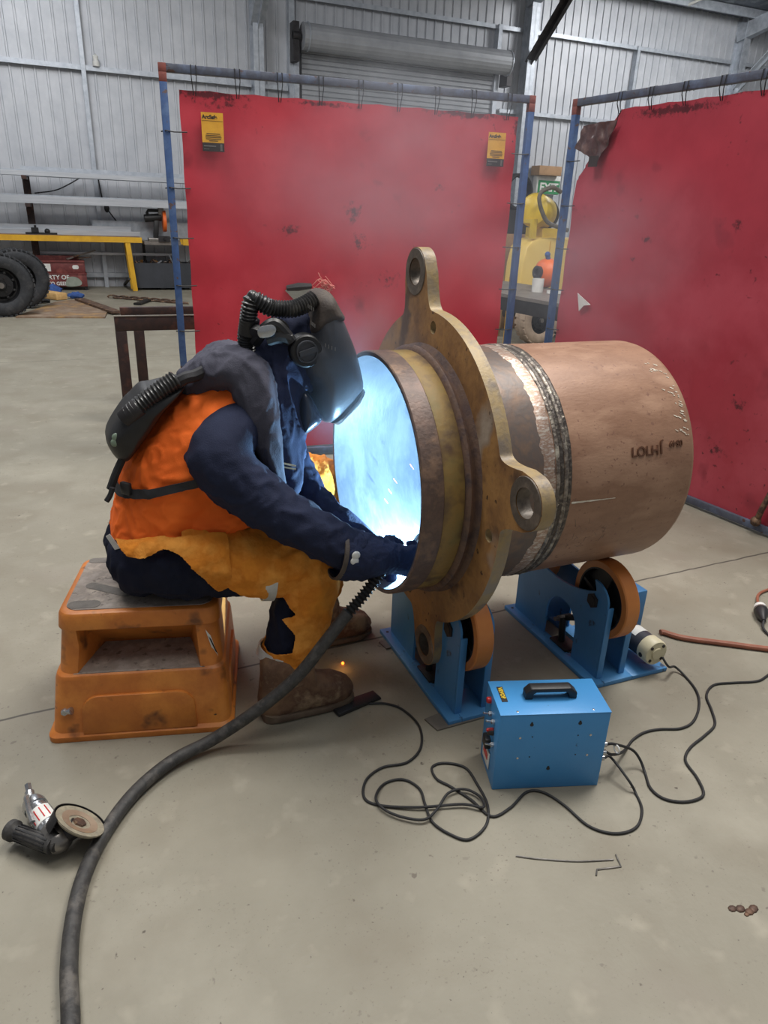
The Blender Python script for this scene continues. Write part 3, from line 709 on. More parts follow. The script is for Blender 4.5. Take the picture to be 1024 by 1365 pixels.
# orange reel
p = onz(734, 386, .86) + V((.03, .16, .002)); c = p + V((0, 0, .15))
o = thing('cable_reel', 'orange domed reel with dark hub standing on the steel bench', 'reel', p)
ax = V((-1, -.12, .05)).normalized()
bm = lathe(nb(), [(-.10, 0), (-.10, .11), (-.03, .148), (.0, .148), (.05, .13), (.09, .08), (.10, 0)], c, ax, 36); fin('drum', bm, M['orange'], o)
bm = lathe(nb(), [(.08, .06), (.13, .065), (.13, .04), (.10, .03), (.10, 0)], c, ax, 24); fin('hub', bm, M['darksteel'], o)
bm = cyl(nb(), c + V((0, -.02, .13)), c + ax * .02 + V((0, -.02, .17)), .024); sph(bm, c + ax * .02 + V((0, -.02, .18)), .03, 12); fin('knob', bm, M['bluerag'], o)
p = onz(727, 392, .86); bm = bar(nb(), p + V((.02, 0, .02)), p + V((.4, -.09, .02)), .03, .03); tag(fin('white_rod', bm, M['white']), 'short white rod lying on the bench beside the cup', 'rod')
# yellow machine, far
YM = 8.3
o = thing('yellow_machine', 'pale yellow wheeled machine with rounded hood beyond the steel bench', 'machine', (5.9, YM, 0))
P = [(693, 382), (697, 352), (703, 330), (711, 320), (724, 317)]
pts = [(ony(x, y, YM).x, ony(x, y, YM).z) for x, y in P]; zt = pts[-1][1] + .01
poly = pts + [(6.6, zt), (6.6, .5), (pts[0][0], .5)]
bm = prism(nb(), [poly], (0, YM, 0), (1, 0, 0), (0, 0, 1), (0, 1, 0), .42); fin('hood', bm, M['paleyellow'], o, .04)
bm = nb(); e = ony(733, 330, YM); bb(bm, (e.x - .006, YM - .006, .9), (e.x + .006, YM, zt - .05)); fin('hood_seam', bm, M['yellow'], o)
bm = nb(); bb(bm, (pts[0][0] + .05, YM + .12, .33), (6.55, YM + .4, .5)); fin('chassis', bm, M['darksteel'], o)
e = ony(722, 283, YM + .25); 
bm = lathe(nb(), [(-.2, 0), (-.2, .15), (-.16, .19), (-.1, .21), (.2, .21), (.26, .18), (.3, .1), (.3, 0)], (e.x, YM + .3, e.z), (-.75, -.62, .1), 36); fin('drum', bm, M['drumyellow'], o)
bm = lathe(nb(), [(-.3, 0), (-.3, .19), (-.2, .205), (-.2, 0)], (e.x, YM + .3, e.z), (-.75, -.62, .1), 36); fin('drum_back', bm, M['rubber'], o)
s = ony(714, 292, YM); bm = bb(nb(), (s.x - .035, YM + .0, zt - .02), (s.x + .035, YM + .06, s.z)); bb(bm, (s.x - .035, YM + .06, s.z - .05), (e.x, YM + .2, s.z)); fin('strut', bm, M['drumyellow'], o)
bm = bb(nb(), (e.x - .05, YM + .1, zt - .02), (e.x + .25, YM + .5, e.z - .19)); fin('drum_cradle', bm, M['drumyellow'], o)
o_ym = o
ww = ony(717, 434, 8.05)
H0 = wheel('machine_wheel', 'tan tyre on dark rim below the steel bench', .31, .2, 5, (ww.x + .02, 8.1, 0), rad(8), M['tantyre'], M['blacksteel'], None, 22)
bm = nb(); cyl(bm, (5.3, YM + .2, .35), (6.5, YM + .2, .35), .05); 
for x in (6.4,): cyl(bm, (x, YM + .05, .31), (x, YM + .38, .31), .31)
fin('axle', bm, M['darksteel'], o)
p0, p1 = onz(688, 452), ony(690, 385, 8.3)
bm = bb(nb(), (5.0, 7.9, 0), (5.07, 7.98, .86)); tag(fin('stand_post', bm, M['yellow']), 'short yellow post behind the gap left of the tan wheel', 'post')
bm = bb(nb(), (5.10, 8.75, 0), (5.42, 8.80, .80)); tag(fin('drop_panel', bm, M['cardboard']), 'dull tan panel standing left of the tan wheel', 'panel')
# hose over drum
pl = [ony(x, y, YM - .12) for x, y in ((757, 307), (745, 303), (730, 296), (722, 280), (719, 265), (722, 256), (729, 252), (738, 250), (748, 256))]
bm = tube(nb(), cat(pl, 6), .026, 10); fin('hose', bm, M['greyhose'], o_ym)
# dark stored goods left of the post
q = ony(688, 270, 9.4)
bm = nb(); bb(bm, (q.x - .25, 9.4, 0), (q.x + .35, 10.0, ony(688, 312, 9.4).z)); tag(fin('cardboard_stack', bm, M['cardboard'], None, .01), 'brown carton standing behind the left screen edge', 'carton')
zc0 = ony(688, 312, 9.4).z
bm = nb(); bb(bm, (q.x - .2, 9.42, zc0 + .001), (q.x + .3, 9.8, ony(688, 280, 9.4).z)); tag(fin('equipment_case', bm, M['blackplastic'], None, .02), 'black equipment case on the brown carton', 'case')
z1 = ony(688, 280, 9.4).z
bm = nb(); 
for i in range(5): tube(bm, [V((q.x + .1 + (.2 + .012 * i) * math.cos(t), 9.5 + .04 * i, z1 + .24 + (.22) * math.sin(t))) for t in [2 * PI * k / 28 for k in range(29)]], .022, 8)
tag(fin('cable_coil', bm, M['rubber']), 'coil of dark cable standing on the black case', 'cable coil')

# ================================================================== WELDING SCREENS
def screen(name, label, p0, u, L, Hh, cu0, cu1, ct, cb, wave, cut, cmat, seed, ntop, rows):
    """p0 foot of the first post, u along the frame; returns thing and local frame"""
    u = V(u).normalized(); n = V((u.y, -u.x, 0))     # n faces the camera side
    if n.dot(V((0, 0, 0)) - V(p0)) < 0: n = -n
    T = thing(name, label, 'welding screen', p0)
    P = lambda a, z, d=0: V(p0) + u * a + n * d + V((0, 0, z))
    s = .04
    fin('post', bar(nb(), P(0, 0), P(0, Hh - s), s, s, n), M['frameblue'], T, .003)
    fin('post', bar(nb(), P(L, 0), P(L, Hh - s), s, s, n), M['frameblue'], T, .003)
    fin('top_rail', bar(nb(), P(s / 2, Hh - s / 2), P(L - s / 2, Hh - s / 2), s, s), M['railgrey'], T, .003)
    for a in (0, L):
        bm = box(nb(), P(a, Hh - s / 2), (s * 1.04, s * 1.04, s * 1.04), frame(n)); bar(bm, P(a, Hh - s), P(a, Hh - s * 2.2), s * 1.02, s * 1.02, n); fin('corner', bm, M['rustcorner'], T, .003)
    fin('bottom_rail', bar(nb(), P(s / 2, .035), P(L - s / 2, .035), s, s), M['railgrey'], T, .003)
    for a in (0, L): fin('foot_plate', bar(nb(), P(a, .007, -.22), P(a, .007, .22), s, .012), M['railgrey'], T)
    bm = nb(); st = .0125; nx = int((cu1 - cu0) / st); nz = int((ct - cb) / st); g = {}
    for i in range(nx + 1):
        for j in range(nz + 1):
            a = cu0 + (cu1 - cu0) * i / nx; z = cb + (ct - cb) * j / nz
            zz = z - (.006 * abs(math.sin(a * PI * ntop / L)) * (j / nz) ** 6)
            d = wave * (noise.noise(V((a * 1.6 + seed, z * .7, seed))) * 1.6 + .5 * noise.noise(V((a * 5, z * 2.2 + seed, 2))))
            edge = min(i, nx - i, 24) / 24.0
            d += .004 * math.sin(z * 19 + seed) * (1 - edge)
            aa = a + .002 * math.sin(z * 20.0 + seed) * (1 - edge)
            if not cut(a, z): g[i, j] = bm.verts.new(P(aa, zz, d))
    for i in range(nx):
        for j in range(nz):
            q = [g.get(k) for k in ((i, j), (i + 1, j), (i + 1, j + 1), (i, j + 1))]
            if all(q): bm.faces.new(q)
            elif sum(v is not None for v in q) == 3: bm.faces.new([v for v in q if v])
    o = fin('curtain', solid(bm, .0025), cmat, T)
    # hem welds
    for a in (cu0, cu1):
        s_ = 1 if a == cu0 else -1
        for z in rows:
            pa = 0 if a == cu0 else L
            bm = tube(nb(), [P(pa - s_ * .028, z, .0), P(pa, z + .004, .026), P((pa * .5 + a * .5), z, .018), P(a + s_ * .03, z + .003, .012)], .0035, 6)
            fin('tie', bm, M['rubber'], T)
    for k in range(ntop):
        a = cu0 + .08 + (cu1 - cu0 - .16) * k / (ntop - 1)
        if cut(a, ct - .02): continue
        for dd in (-.012, .014):
            bm = tube(nb(), [P(a + dd * .4, ct - .03, .012), P(a + dd, Hh - .06, .03), P(a + dd, Hh - .001, .026), P(a + dd, Hh + .004, 0), P(a + dd, Hh - .04, -.026)], .0026, 6)
            fin('tie', bm, M['rubber'], T)
    return T, P, u, n
def safety_label(T, P, u, n, a0, a1, z0, z1, d):
    w = a1 - a0; h = z1 - z0
    bm = prism(nb(), [[(0, 0), (w, 0), (w, h), (0, h)]], P(a0, z0, d), u, (0, 0, 1), n, .0015); o = fin('safety_label', bm, M['labelyellow'], T)
    R = lambda x, y: axes(P(a0 + x, z0 + y, d + .0016), u, (0, 0, 1), n)
    fin('label_band', prism(nb(), [[(0, 0), (w, 0), (w, h * .23), (0, h * .23)]], P(a0, z0, d + .0006), u, (0, 0, 1), n, .0015), M['labeldark'], o)
    fin('lettering', textbm('ArcSafe', w * .22, R(w * .04, h * .84), .0004, .0012), M['ink'], o, smooth=0)
    bm = nb()
    for k, ww in enumerate((.62, .7, .74, .7, .4)):
        x = P(a0 + w * .52, z0 + h * (.46 - k * .045), d + .0018); bar(bm, x - u * w * ww / 2, x + u * w * ww / 2, h * .016, .001, n)
    bar(bm, P(a0 + w * .02, z0 + h * .79, d + .0018), P(a0 + w * .98, z0 + h * .79, d + .0018), h * .006, .001, n)
    fin('fine_print', bm, M['ink'], o, smooth=0)
    bm = nb(); bar(bm, P(a0 + w * .06, z0 + h * .14, d + .0026), P(a0 + w * .62, z0 + h * .14, d + .0026), h * .03, .001, n); bar(bm, P(a0 + w * .06, z0 + h * .06, d + .0026), P(a0 + w * .3, z0 + h * .06, d + .0026), h * .016, .001, n)
    bar(bm, P(a0 + w * .86, z0 + h * .03, d + .0026), P(a0 + w * .86, z0 + h * .2, d + .0026), w * .1, .001, n)
    fin('fine_print', bm, M['castalu'], o, smooth=0)
    return o
U1 = V((1, -.1204, 0)); L1 = 2.141
hc = .735
def cut1(a, z):
    x = (a - hc) / .105
    return abs(x) < 1 and (1.058 - .062 * (1 - x * x) + .004 * noise.noise(V((a * 60, 0, 0)))) < z < 1.062
def on1(x, y):
    q_ = onpl(x, y, (.553, 4.476, 0), V((-.1204, -1, 0)).normalized()) - V((.553, 4.476, 0)); return tuple(q_)
soot(M['curtain'], [(on1(386, 306), (.09, .2, .045), .30), (on1(470, 283), (.10, .2, .10), .33), (on1(478, 325), (.16, .3, .14), .42), (on1(520, 372), (.22, .3, .16), .44), (on1(585, 250), (.12, .3, .05), .40), (on1(280, 126), (.22, .4, .028), .20), (on1(430, 139), (.30, .4, .02), .30), (on1(620, 152), (.35, .4, .03), .26), (on1(690, 172), (.04, .3, .10), .30), (on1(300, 140), (.3, .4, .05), .38)], (48, 24, 28))
T1, P1, u1, n1 = screen('welding_screen', 'red welding curtain on blue tube frame behind the welder, with two yellow labels', (.553, 4.476, 0), U1, L1, 2.20, .078, 2.068, 2.09, .065, .012, cut1, M['curtain'], 3, 9, (.30, .56, .82, 1.08, 1.34, 1.60, 1.88))
safety_label(T1, P1, u1, n1, .185, .302, 1.795, 1.985, .022)
safety_label(T1, P1, u1, n1, 1.872, 1.985, 1.805, 1.99, .022)
bm = tube(nb(), [P1(hc - .10, 1.075, .02), P1(hc - .03, 1.085, .035), P1(hc + .05, 1.09, .03)], lambda i, n_: (.016, .024, .016)[i], 8); fin('torn_flap', bm, M['rubber'], T1)
bm = nb()
for k in range(9):
    a0 = hc + .05 + .015 * (k % 4); z0 = 1.06 + .012 * (k % 3)
    tube(bm, cat([P1(a0, z0, .02), P1(a0 + .05, z0 + .05 * math.sin(k), .04 + .01 * (k % 3)), P1(a0 + .1, z0 + .03 * math.cos(k * 2), .03), P1(a0 + .04, z0 + .02 + .008 * k, .045)], 5), .0028, 5)
M['pinkthread'] = mat('pale_pink_thread', [(226, 150, 140), (206, 120, 112)], 20, .7, 0, 0)
fin('frayed_threads', bm, M['pinkthread'], T1)
U2 = V((.12298986, -.99240793, 0)); L2 = 2.13
def cut2(a, z):
    # the folded away corner
    return z > 1.80 + (a - .10) * 1.22 and a < .40
def on2(x, y):
    q_ = onpl(x, y, (3.011, 4.217, 0), V((-.99240793, -.12298986, 0))) - V((3.011, 4.217, 0)); return tuple(q_)
soot(M['curtain2'], [(on2(900, 146), (.4, .35, .035), .22), (on2(862, 320), (.3, .06, .03), .32), (on2(985, 300), (.3, .05, .05), .32), (on2(845, 345), (.3, .03, .02), .3), (on2(985, 540), (.3, .08, .06), .34), (on2(955, 600), (.3, .10, .06), .36), (on2(990, 120), (.4, .25, .03), .3)], (56, 28, 34))
T2, P2, u2, n2 = screen('welding_screen', 'dull red welding curtain at right whose top corner is folded over', (3.011, 4.217, 0), U2, L2, 2.21, .07, 2.05, 2.128, .055, .012, cut2, M['curtain2'], 9, 9, (.30, .56, .82, 1.08, 1.34, 1.60, 1.86))
# folded flap
def pl2(x, y, d): 
    q = onpl(x, y, V((3.011, 4.217, 0)) + n2 * d, n2); return ((q - V((3.011, 4.217, 0))).dot(u2), q.z)
poly = [pl2(x, y, .03) for x, y in ((779, 168), (800, 163), (822, 160), (829, 145), (812, 188), (802, 207), (794, 220), (783, 207), (767, 198), (774, 184))]
bm = prism(nb(), [poly], (0, 0, 0), (1, 0, 0), (0, 1, 0), (0, 0, 1), .002)
bm = through(bm, [('REMESH', dict(mode='VOXEL', voxel_size=.0016))]) if False else bm
bmesh.ops.subdivide_edges(bm, edges=bm.edges[:], cuts=7, use_grid_fill=True)
for v in bm.verts:
    a, z, d = v.co; k = noise.noise(V((a * 22, z * 22, 1))) * .016 + noise.noise(V((a * 50, z * 50, 4))) * .006
    v.co = P2(a, z, .03 + d + k + .03 * max(0, .25 - a))
fin('folded_flap', bm, M['brownvinyl'], T2, smooth=60)
q0, q1 = pl2(789, 211, .05), pl2(801, 217, .05)
bm = prism(nb(), [[(0, 0), (.075, 0), (.075, .06), (0, .06)]], P2(q0[0] - .02, q1[1] - .02, .052), u2, (0, 0, 1), n2, .002); fin('safety_label', bm, M['labeldark'], T2)
q = pl2(775, 400, .02); bm = prism(nb(), [[(-.03, .04), (.09, -.02), (.04, -.03), (.0, -.07)]], P2(q[0], q[1], .022), u2, (0, 0, 1), n2, .004)
for v in bm.verts: v.co += n2 * .02 * noise.noise(v.co * 20)
fin('torn_flap', bm, M['white'], T2)
q = pl2(1018, 680, .03); bm = nb(); tube(bm, cat([P2(q[0] - .02, q[1] - .07, .03), P2(q[0], q[1], .05), P2(q[0] + .02, q[1] + .10, .04), P2(q[0] + .04, q[1] + .18, .03)], 5), .016, 8); sph(bm, P2(q[0] - .02, q[1] - .07, .04), .028, 12)
bm2 = bm; tag(fin('hook_clamp', bm2, M['rustwire']), 'rusty hook clamp on the lower right curtain near the picture edge', 'clamp')

# ================================================================== PIPE
YC, ZC = 1.9223, .7614
XO = V((0, YC, ZC)); XD = V((1, 0, 0))
PT = thing('steel_pipe', 'big rusty steel pipe with lugged flange and open glowing end, lying on rollers', 'pipe', (1.2, YC, ZC))
r = .3775; ri = .362
bm = lathe(nb(), [(.972, ri), (.972, r), (1.19, r)], XO, XD, 160); fin('collar_section', bm, M['haz'], PT, smooth=50)
bm = lathe(nb(), [(1.150, r + .0002), (1.156, r + .0010), (1.180, r + .0010), (1.19, r)], XO, XD, 240)
wr = random.Random(4)
for v in bm.verts:
    v.co.x += (.006 if v.co.x > 1.17 else .011) * (noise.noise(v.co * 22) + .8 * noise.noise(v.co * 60))
fin('ground_band', bm, M['ground'], PT)
def beadring(x, w, h, seed):
    bm = nb(); n = 300; k = 8; R = []
    for i in range(n):
        a = 2 * PI * i / n; xx = x + .0016 * noise.noise(V((math.cos(a) * 9, math.sin(a) * 9, seed))); hh = h * (1 + .08 * math.sin(i * 2.1) + .35 * noise.noise(V((math.cos(a) * 20, math.sin(a) * 20, seed))))
        R.append([bm.verts.new((xx + w * .5 * math.cos(PI * j / (k - 1)), YC + (r - .001 + hh * math.sin(PI * j / (k - 1))) * math.cos(a), ZC + (r - .001 + hh * math.sin(PI * j / (k - 1))) * math.sin(a))) for j in range(k)])
    for i in range(n):
        for j in range(k - 1): bm.faces.new((R[i][j], R[i][j + 1], R[(i + 1) % n][j + 1], R[(i + 1) % n][j]))
    bmesh.ops.recalc_face_normals(bm, faces=bm.faces[:]); return bm
for i, x in enumerate((1.199, 1.213, 1.227, 1.240)): fin('weld_bead', beadring(x, .0150, (.0045, .003, .005, .0035)[i], i * 3.1), M['brightbead' if i in (0, 2) else 'bead'], PT)
bm = lathe(nb(), [(1.19, r), (1.25, r), (1.69, r), (1.702, r - .003), (1.706, r - .009), (1.702, ri), (1.19, ri)], XO, XD, 160); fin('pipe_barrel', bm, M['pipe'], PT, smooth=50)
bm = lathe(nb(), [(1.7025, r - .011), (1.7062, r - .009), (1.7062, ri + .001), (1.7025, ri)], XO, XD, 120); fin('barrel_edge', bm, M['edge'], PT)
# bore, slightly proud of the barrel inside so the whole inner skin is one part
bm = lathe(nb(), [(.778, ri - .001), (1.7, ri - .001), (1.7, ri - .003), (.778, ri - .003)], XO, XD, 160, True); fin('bore', bm, M['inner'], PT, smooth=50)
fin('arc_light_blocker', cyl(nb(), (1.45, YC, ZC), (1.456, YC, ZC), ri - .004, seg=96), M['groove'], PT)  # added unseen disc, stops arc light leaving the far end of the pipe
# front ring
R0 = .374
bm = lathe(nb(), [(.779, ri - .0005), (.777, ri + .003), (.777, R0 - .003), (.780, R0), (.838, R0), (.842, R0 - .004), (.842, ri)], XO, XD, 160); fin('front_lip', bm, M['lip'], PT, smooth=40)
bm = lathe(nb(), [(.842, ri), (.842, R0 - .004), (.848, R0 - .002), (.900, R0 - .001), (.905, R0 - .004), (.905, ri)], XO, XD, 160); fin('front_band', bm, M['olive'], PT, smooth=40)
bm = lathe(nb(), [(.903, ri), (.903, R0 - .004), (.908, R0 + .008), (.914, R0 + .014), (.920, R0 + .012), (.926, R0 + .002), (.934, R0 + .001), (.946, R0 + .02), (.946, ri)], XO, XD, 160)
fin('shoulder_ring', bm, M['groove'], PT, smooth=40)
# lugged flange plate
X1, TH = .945, .038
RP, RL, RR = .490, .070, .598
A0 = rad(10.5)
def smax(a, b, k):
    h = max(0, k - abs(a - b)) / k; return max(a, b) + h * h * k * .25
out = []
NA = 720
for i in range(NA):
    t = 2 * PI * i / NA; rr = RP
    best = 0
    for q in range(4):
        f = (t - A0 - q * PI / 2 + PI) % (2 * PI) - PI
        if abs(f) > 1.0: continue
        s = math.sin(abs(f)); tip = 0
        if RR * s < RL: tip = RR * math.cos(f) + math.sqrt(RL * RL - (RR * s) ** 2)
        w_ = RL + .006
        side = w_ / max(s, 1e-4)
        best = max(best, min(tip if tip else 0, side) if tip else min(side, RR))
    if best: rr = smax(RP, best, .15)
    out.append((rr * math.sin(t), rr * math.cos(t)))
# angle measured from +z towards +y
loops = [out, circ((0, 0), ri + .002, 120)]
LP = [(RR * math.sin(A0 + q * PI / 2), RR * math.cos(A0 + q * PI / 2)) for q in range(4)]
for c in LP: loops.append(circ(c, .0395, 32))
SH = [(.446, -4), (.441, -95.5), (.444, 86), (.444, 176)]
for R_, a in SH: loops.append(circ((R_ * math.sin(rad(a)), R_ * math.cos(rad(a))), .0185, 20))
bm = prism(nb(), loops, (X1, YC, ZC), (0, 1, 0), (0, 0, 1), (1, 0, 0), TH)
fm = fin('flange_plate', bm, [M['flange'], M['edge']], PT, smooth=30)
for p in fm.data.polygons:
    if abs(p.normal.x) < .5: p.material_index = 1
for c in LP:
    bm = lathe(nb(), [(-.0025, .0395), (-.0025, .066), (0, .0675), (.001, .0395)], (X1, YC + c[0], ZC + c[1]), XD, 40); fin('lug_boss', bm, M['boss'], PT)
    bm = lathe(nb(), [(0, .0397), (TH, .0397), (TH, .0385), (0, .0385)], (X1, YC + c[0], ZC + c[1]), XD, 36, True); fin('lug_bush', bm, M['boss'], PT)
# stamped characters, upside down on the barrel
def wrapped(s, size, x_end, ang, flip, depth, bold):
    bm = textbm(s, size, Matrix.Identity(4), depth, bold)
    for v in bm.verts:
        x, y, d = v.co
        if flip: X = x_end - x; th = ang - y / r * -1
        else: X = x_end + x; th = ang + y / r
        th = ang + (-y / r if flip else y / r)
        R_ = r + d
        v.co = (X, YC - R_ * math.cos(th), ZC + R_ * math.sin(th))
    bmesh.ops.recalc_face_normals(bm, faces=bm.faces[:])
    return bm
M['stamp'] = mat('stamped_pipe_mark', [(104, 70, 52), (92, 62, 46)], 8, .45, .25, .05)
fin('stamped_mark', wrapped('LOLH', .041, 1.458, rad(16.4), False, .0035, .0006), M['stamp'], PT, smooth=0)
fin('stamped_mark', wrapped('J', .046, 1.577, rad(21.3), True, .0035, .0006), M['stamp'], PT, smooth=0)
fin('stamped_mark', wrapped('0549', .026, 1.655, rad(21.9), True, .003, .0006), M['stamp'], PT, smooth=0)
# chalk lines
def chalk(x0, x1, a0, a1, w, n=40, sd=0, dens=.0):
    bm = nb(); R = []
    for i in range(n + 1):
        t = i / n; x = x0 + (x1 - x0) * t; a = rad(a0 + (a1 - a0) * t); ww = w * (.55 + .7 * abs(noise.noise(V((x * 40, a * 30, sd)))))*(1 - .6 * t)
        R.append([bm.verts.new((x, YC - (r + .0012) * math.cos(a + s * ww / r), ZC + (r + .0012) * math.sin(a + s * ww / r))) for s in (-.5, .5)])
    for A, B_ in zip(R, R[1:]): bm.faces.new((A[0], A[1], B_[1], B_[0]))
    return solid(bm, .0004)
fin('chalk_line', chalk(1.252, 1.41, -1.2, -1.6, .007), M['chalk'], PT)
fin('chalk_line', chalk(1.186, 1.246, -1.4, -.6, .006, 14), M['chalk'], PT)
bm = nb()
for k in range(46):
    a = rad(24 + 40 * random.random()); x = 1.686 - .05 * random.random() ** 2 - .02 * max(0, (a - .8))
    l = .004 + .012 * random.random(); R_ = r + .0008
    q = [(x, a), (x - l * .8, a + l * 1.0), (x - l * .8 - .003, a + l * .9), (x - .003, a - .006)]
    vs = [bm.verts.new((min(p[0], 1.692), YC - R_ * math.cos(p[1]), ZC + R_ * math.sin(p[1]))) for p in q]; bm.faces.new(vs)
fin('chalk_scuff', solid(bm, .0004), M['chalk'], PT)
bm = nb()
for k in range(22):
    x = 1.27 + .15 * random.random(); a = rad(-14 - 16 * random.random()); l = .01 + .02 * random.random(); th = random.random() * 3
    R_ = r + .0008; dx, da = l * math.cos(th), l * math.sin(th) / r
    vs = [bm.verts.new((x + i * dx + j * .0007, YC - R_ * math.cos(a + i * da + j * .0014), ZC + R_ * math.sin(a + i * da + j * .0014))) for i, j in ((0, 0), (1, 0), (1, 1), (0, 1))]
    bm.faces.new(vs)
fin('scratches', solid(bm, .0003), M['haz'], PT)

# ================================================================== ROLLER STANDS
WR = .14; AX = rad(25)
YW1, ZW1 = YC - (r + WR) * math.sin(AX), ZC - (r + WR) * math.cos(AX)
YW2 = 2 * YC - YW1
def stand(xb, label, driven):
    T = thing('roller_stand', label, 'roller stand', (xb + .16, YC, 0))
    y0, y1 = 1.595, 2.18; W = .175
    bm = nb(); bb(bm, (xb, y0, .0), (xb + .05, y1, .018)); bb(bm, (xb + .05, y0, .0), (xb + W, y0 + .14, .018)); bb(bm, (xb + .05, y1 - .14, .0), (xb + W, y1, .018)); bb(bm, (xb + .125, y0 + .14, 0), (xb + W, y1 - .14, .018))
    fin('base_frame', bm, M['standblue'], T, .003)
    def side(x, t):
        o = [(1.630, .018), (1.630, .27)]
        for k in range(9):
            a = rad(180 - 95 * k / 8); o.append((YW1 + .075 * math.cos(a) * 1.0, ZW1 + .012 + .066 * math.sin(a)))
        for k in range(11):
            a = rad(-118 + 56 * k / 10 + 0); o.append((YC + .485 * math.cos(a), ZC + .485 * math.sin(a)))
        o += [(YW2 - .05, .40), (2.150, .42), (2.150, .018), (1.950, .018)]
        for k in range(17):
            a = rad(180 * k / 16); o.append((1.861 + .089 * math.cos(a), .125 + .088 * math.sin(a)))
        o += [(1.772, .018)]
        return prism(nb(), [o], (x, 0, 0), (0, 1, 0), (0, 0, 1), (1, 0, 0), t)
    fin('side_plate', side(xb + .036, .008), M['standblue'], T)
    fin('side_plate', side(xb + .150, .008), M['standblue'], T)
    for x in (xb + .036, xb + .150 - .016):
        fin('edge_flange', bb(nb(), (x, 1.622, .018), (x + .024, 1.630, .30 if x < xb + .1 else .26)), M['standblue'], T, .002)
    fin('edge_flange', bb(nb(), (xb + .036, 2.150, .018), (xb + .06, 2.157, .42)), M['standblue'], T, .002)
    # wheels
    xw0 = xb + .062
    for yw in (YW1, YW2):
        w = fin('roller_wheel', lathe(nb(), [(0, WR - .026), (0, WR - .004), (.004, WR), (.054, WR), (.058, WR - .004), (.058, WR - .026)], (xw0, yw, ZW1), XD, 64, True), M['pu'], T)
        bm = lathe(nb(), [(.0, WR - .026), (.0, WR - .032), (.020, WR - .036), (.020, .03), (-.004, .03), (-.004, 0)], (xw0, yw, ZW1), XD, 48)
        lathe(bm, [(.058, WR - .026), (.040, WR - .036), (.040, 0)], (xw0, yw, ZW1), XD, 48)
        for k in range(4):
            a = rad(20 + 90 * k); d = V((0, math.cos(a), math.sin(a))); bar(bm, V((xw0 + .012, yw, ZW1)) + d * .03, V((xw0 + .012, yw, ZW1)) + d * (WR - .034), .012, .016, XD)
        fin('wheel_hub', bm, M['blacksteel'], w)
        bm = cyl(nb(), (xb + .028, yw, ZW1), (xb + .168, yw, ZW1), .017, seg=16); cyl(bm, (xb + .030, yw, ZW1), (xb + .036, yw, ZW1), .028, seg=6); fin('axle', bm, M['darksteel'], T)
    # adjuster in the arch
    bm = nb(); cyl(bm, (xb + .045, 1.885, .115), (xb + .1, 1.885, .115), .012, seg=6); cyl(bm, (xb + .03, 1.885, .115), (xb + .05, 1.885, .115), .008, seg=12); fin('adjuster_bolt', bm, M['castalu'], T)
    bm = nb(); cyl(bm, (xb + .06, 1.865, .019), (xb + .06, 1.875, .12), .013); bb(bm, (xb + .03, 1.80, .018), (xb + .10, 1.90, .026)); bar(bm, (xb + .08, 1.87, .12), (xb + .08, 1.80, .16), .03, .02); fin('adjuster_arm', bm, M['blacksteel'], T, .002)
    bm = nb()
    for x, y in ((xb + .02, y1 - .03), (xb + .15, y0 + .04), (xb + .045, 1.80), (xb + .045, 1.895)): cyl(bm, (x, y, .017), (x, y, .022 if y in (1.80, 1.895) else .0186), .006, seg=8)
    fin('bolts', bm, M['rubber'], T)
    if driven:
        bm = nb(); bb(bm, (xb + W, y0, 0), (xb + .335, y0 + .2, .016)); bb(bm, (xb + W, y0 + .2, 0), (xb + .385, y0 + .36, .016)); fin('motor_base', bm, M['standblue'], T, .003)
        o = [(1.685, .018), (1.685, .22), (1.71, .25), (1.80, .25), (1.80, .018)]
        bm = prism(nb(), [o], (xb + .16, 0, 0), (0, 1, 0), (0, 0, 1), (1, 0, 0), .06); fin('gear_housing', bm, M['standblue'], T, .006)
        bm = nb(); bb(bm, (xb + .30, 1.80, .016), (xb + .38, 1.90, .22)); fin('motor_bracket', bm, M['standblue'], T, .004)
        mx, mz = xb + .265, .092
        mo = fin('motor', lathe(nb(), [(0, 0), (0, .046), (.12, .046), (.12, 0)], (mx, 1.745, mz), (0, -1, 0), 36), M['motordark'], T)
        fin('motor_cap', lathe(nb(), [(0, 0), (0, .049), (.040, .049), (.046, .045), (.046, .022), (.052, .022), (.052, 0)], (mx, 1.640, mz), (0, -1, 0), 36), M['offwhite'], mo)
        bm = nb()
        for k in range(4):
            a = rad(45 + 90 * k); p = V((mx + .036 * math.cos(a), 1.596, mz + .036 * math.sin(a))); cyl(bm, p, p + V((0, -.005, 0)), .006, seg=8)
        cyl(bm, (mx - .049, 1.62, mz - .01), (mx - .044, 1.62, mz - .01), .009, seg=12)
        fin('cap_screws', bm, M['darksteel'], mo)
        bm = nb(); n_ = 8; R = []
        for i in range(n_ + 1):
            a = rad(60 + 75 * i / n_); R.append([bm.verts.new((mx + .0465 * math.cos(a), y, mz + .0465 * math.sin(a))) for y in (1.715, 1.675)])
        for A, B_ in zip(R, R[1:]): bm.faces.new((A[0], B_[0], B_[1], A[1]))
        fin('rating_sticker', solid(bm, .0004), M['white'], mo)
        bm = nb(); 
        for k in range(3): bar(bm, (mx - .02 + .012 * k, 1.705, mz + .0472), (mx - .02 + .012 * k, 1.69, mz + .0472), .003, .0006)
    return T
stand(.937, 'blue roller stand under the flange, amber wheels, at pipe front', False)
stand(1.500, 'blue roller stand under the pipe barrel with a cream capped motor', True)
def shim(pts, label):
    bm = prism(nb(), [[(p.x, p.y) for p in pts]], (0, 0, 0.0005), (1, 0, 0), (0, 1, 0), (0, 0, 1), .005); return tag(fin('shim_plate', bm, M['shim']), label, 'plate')
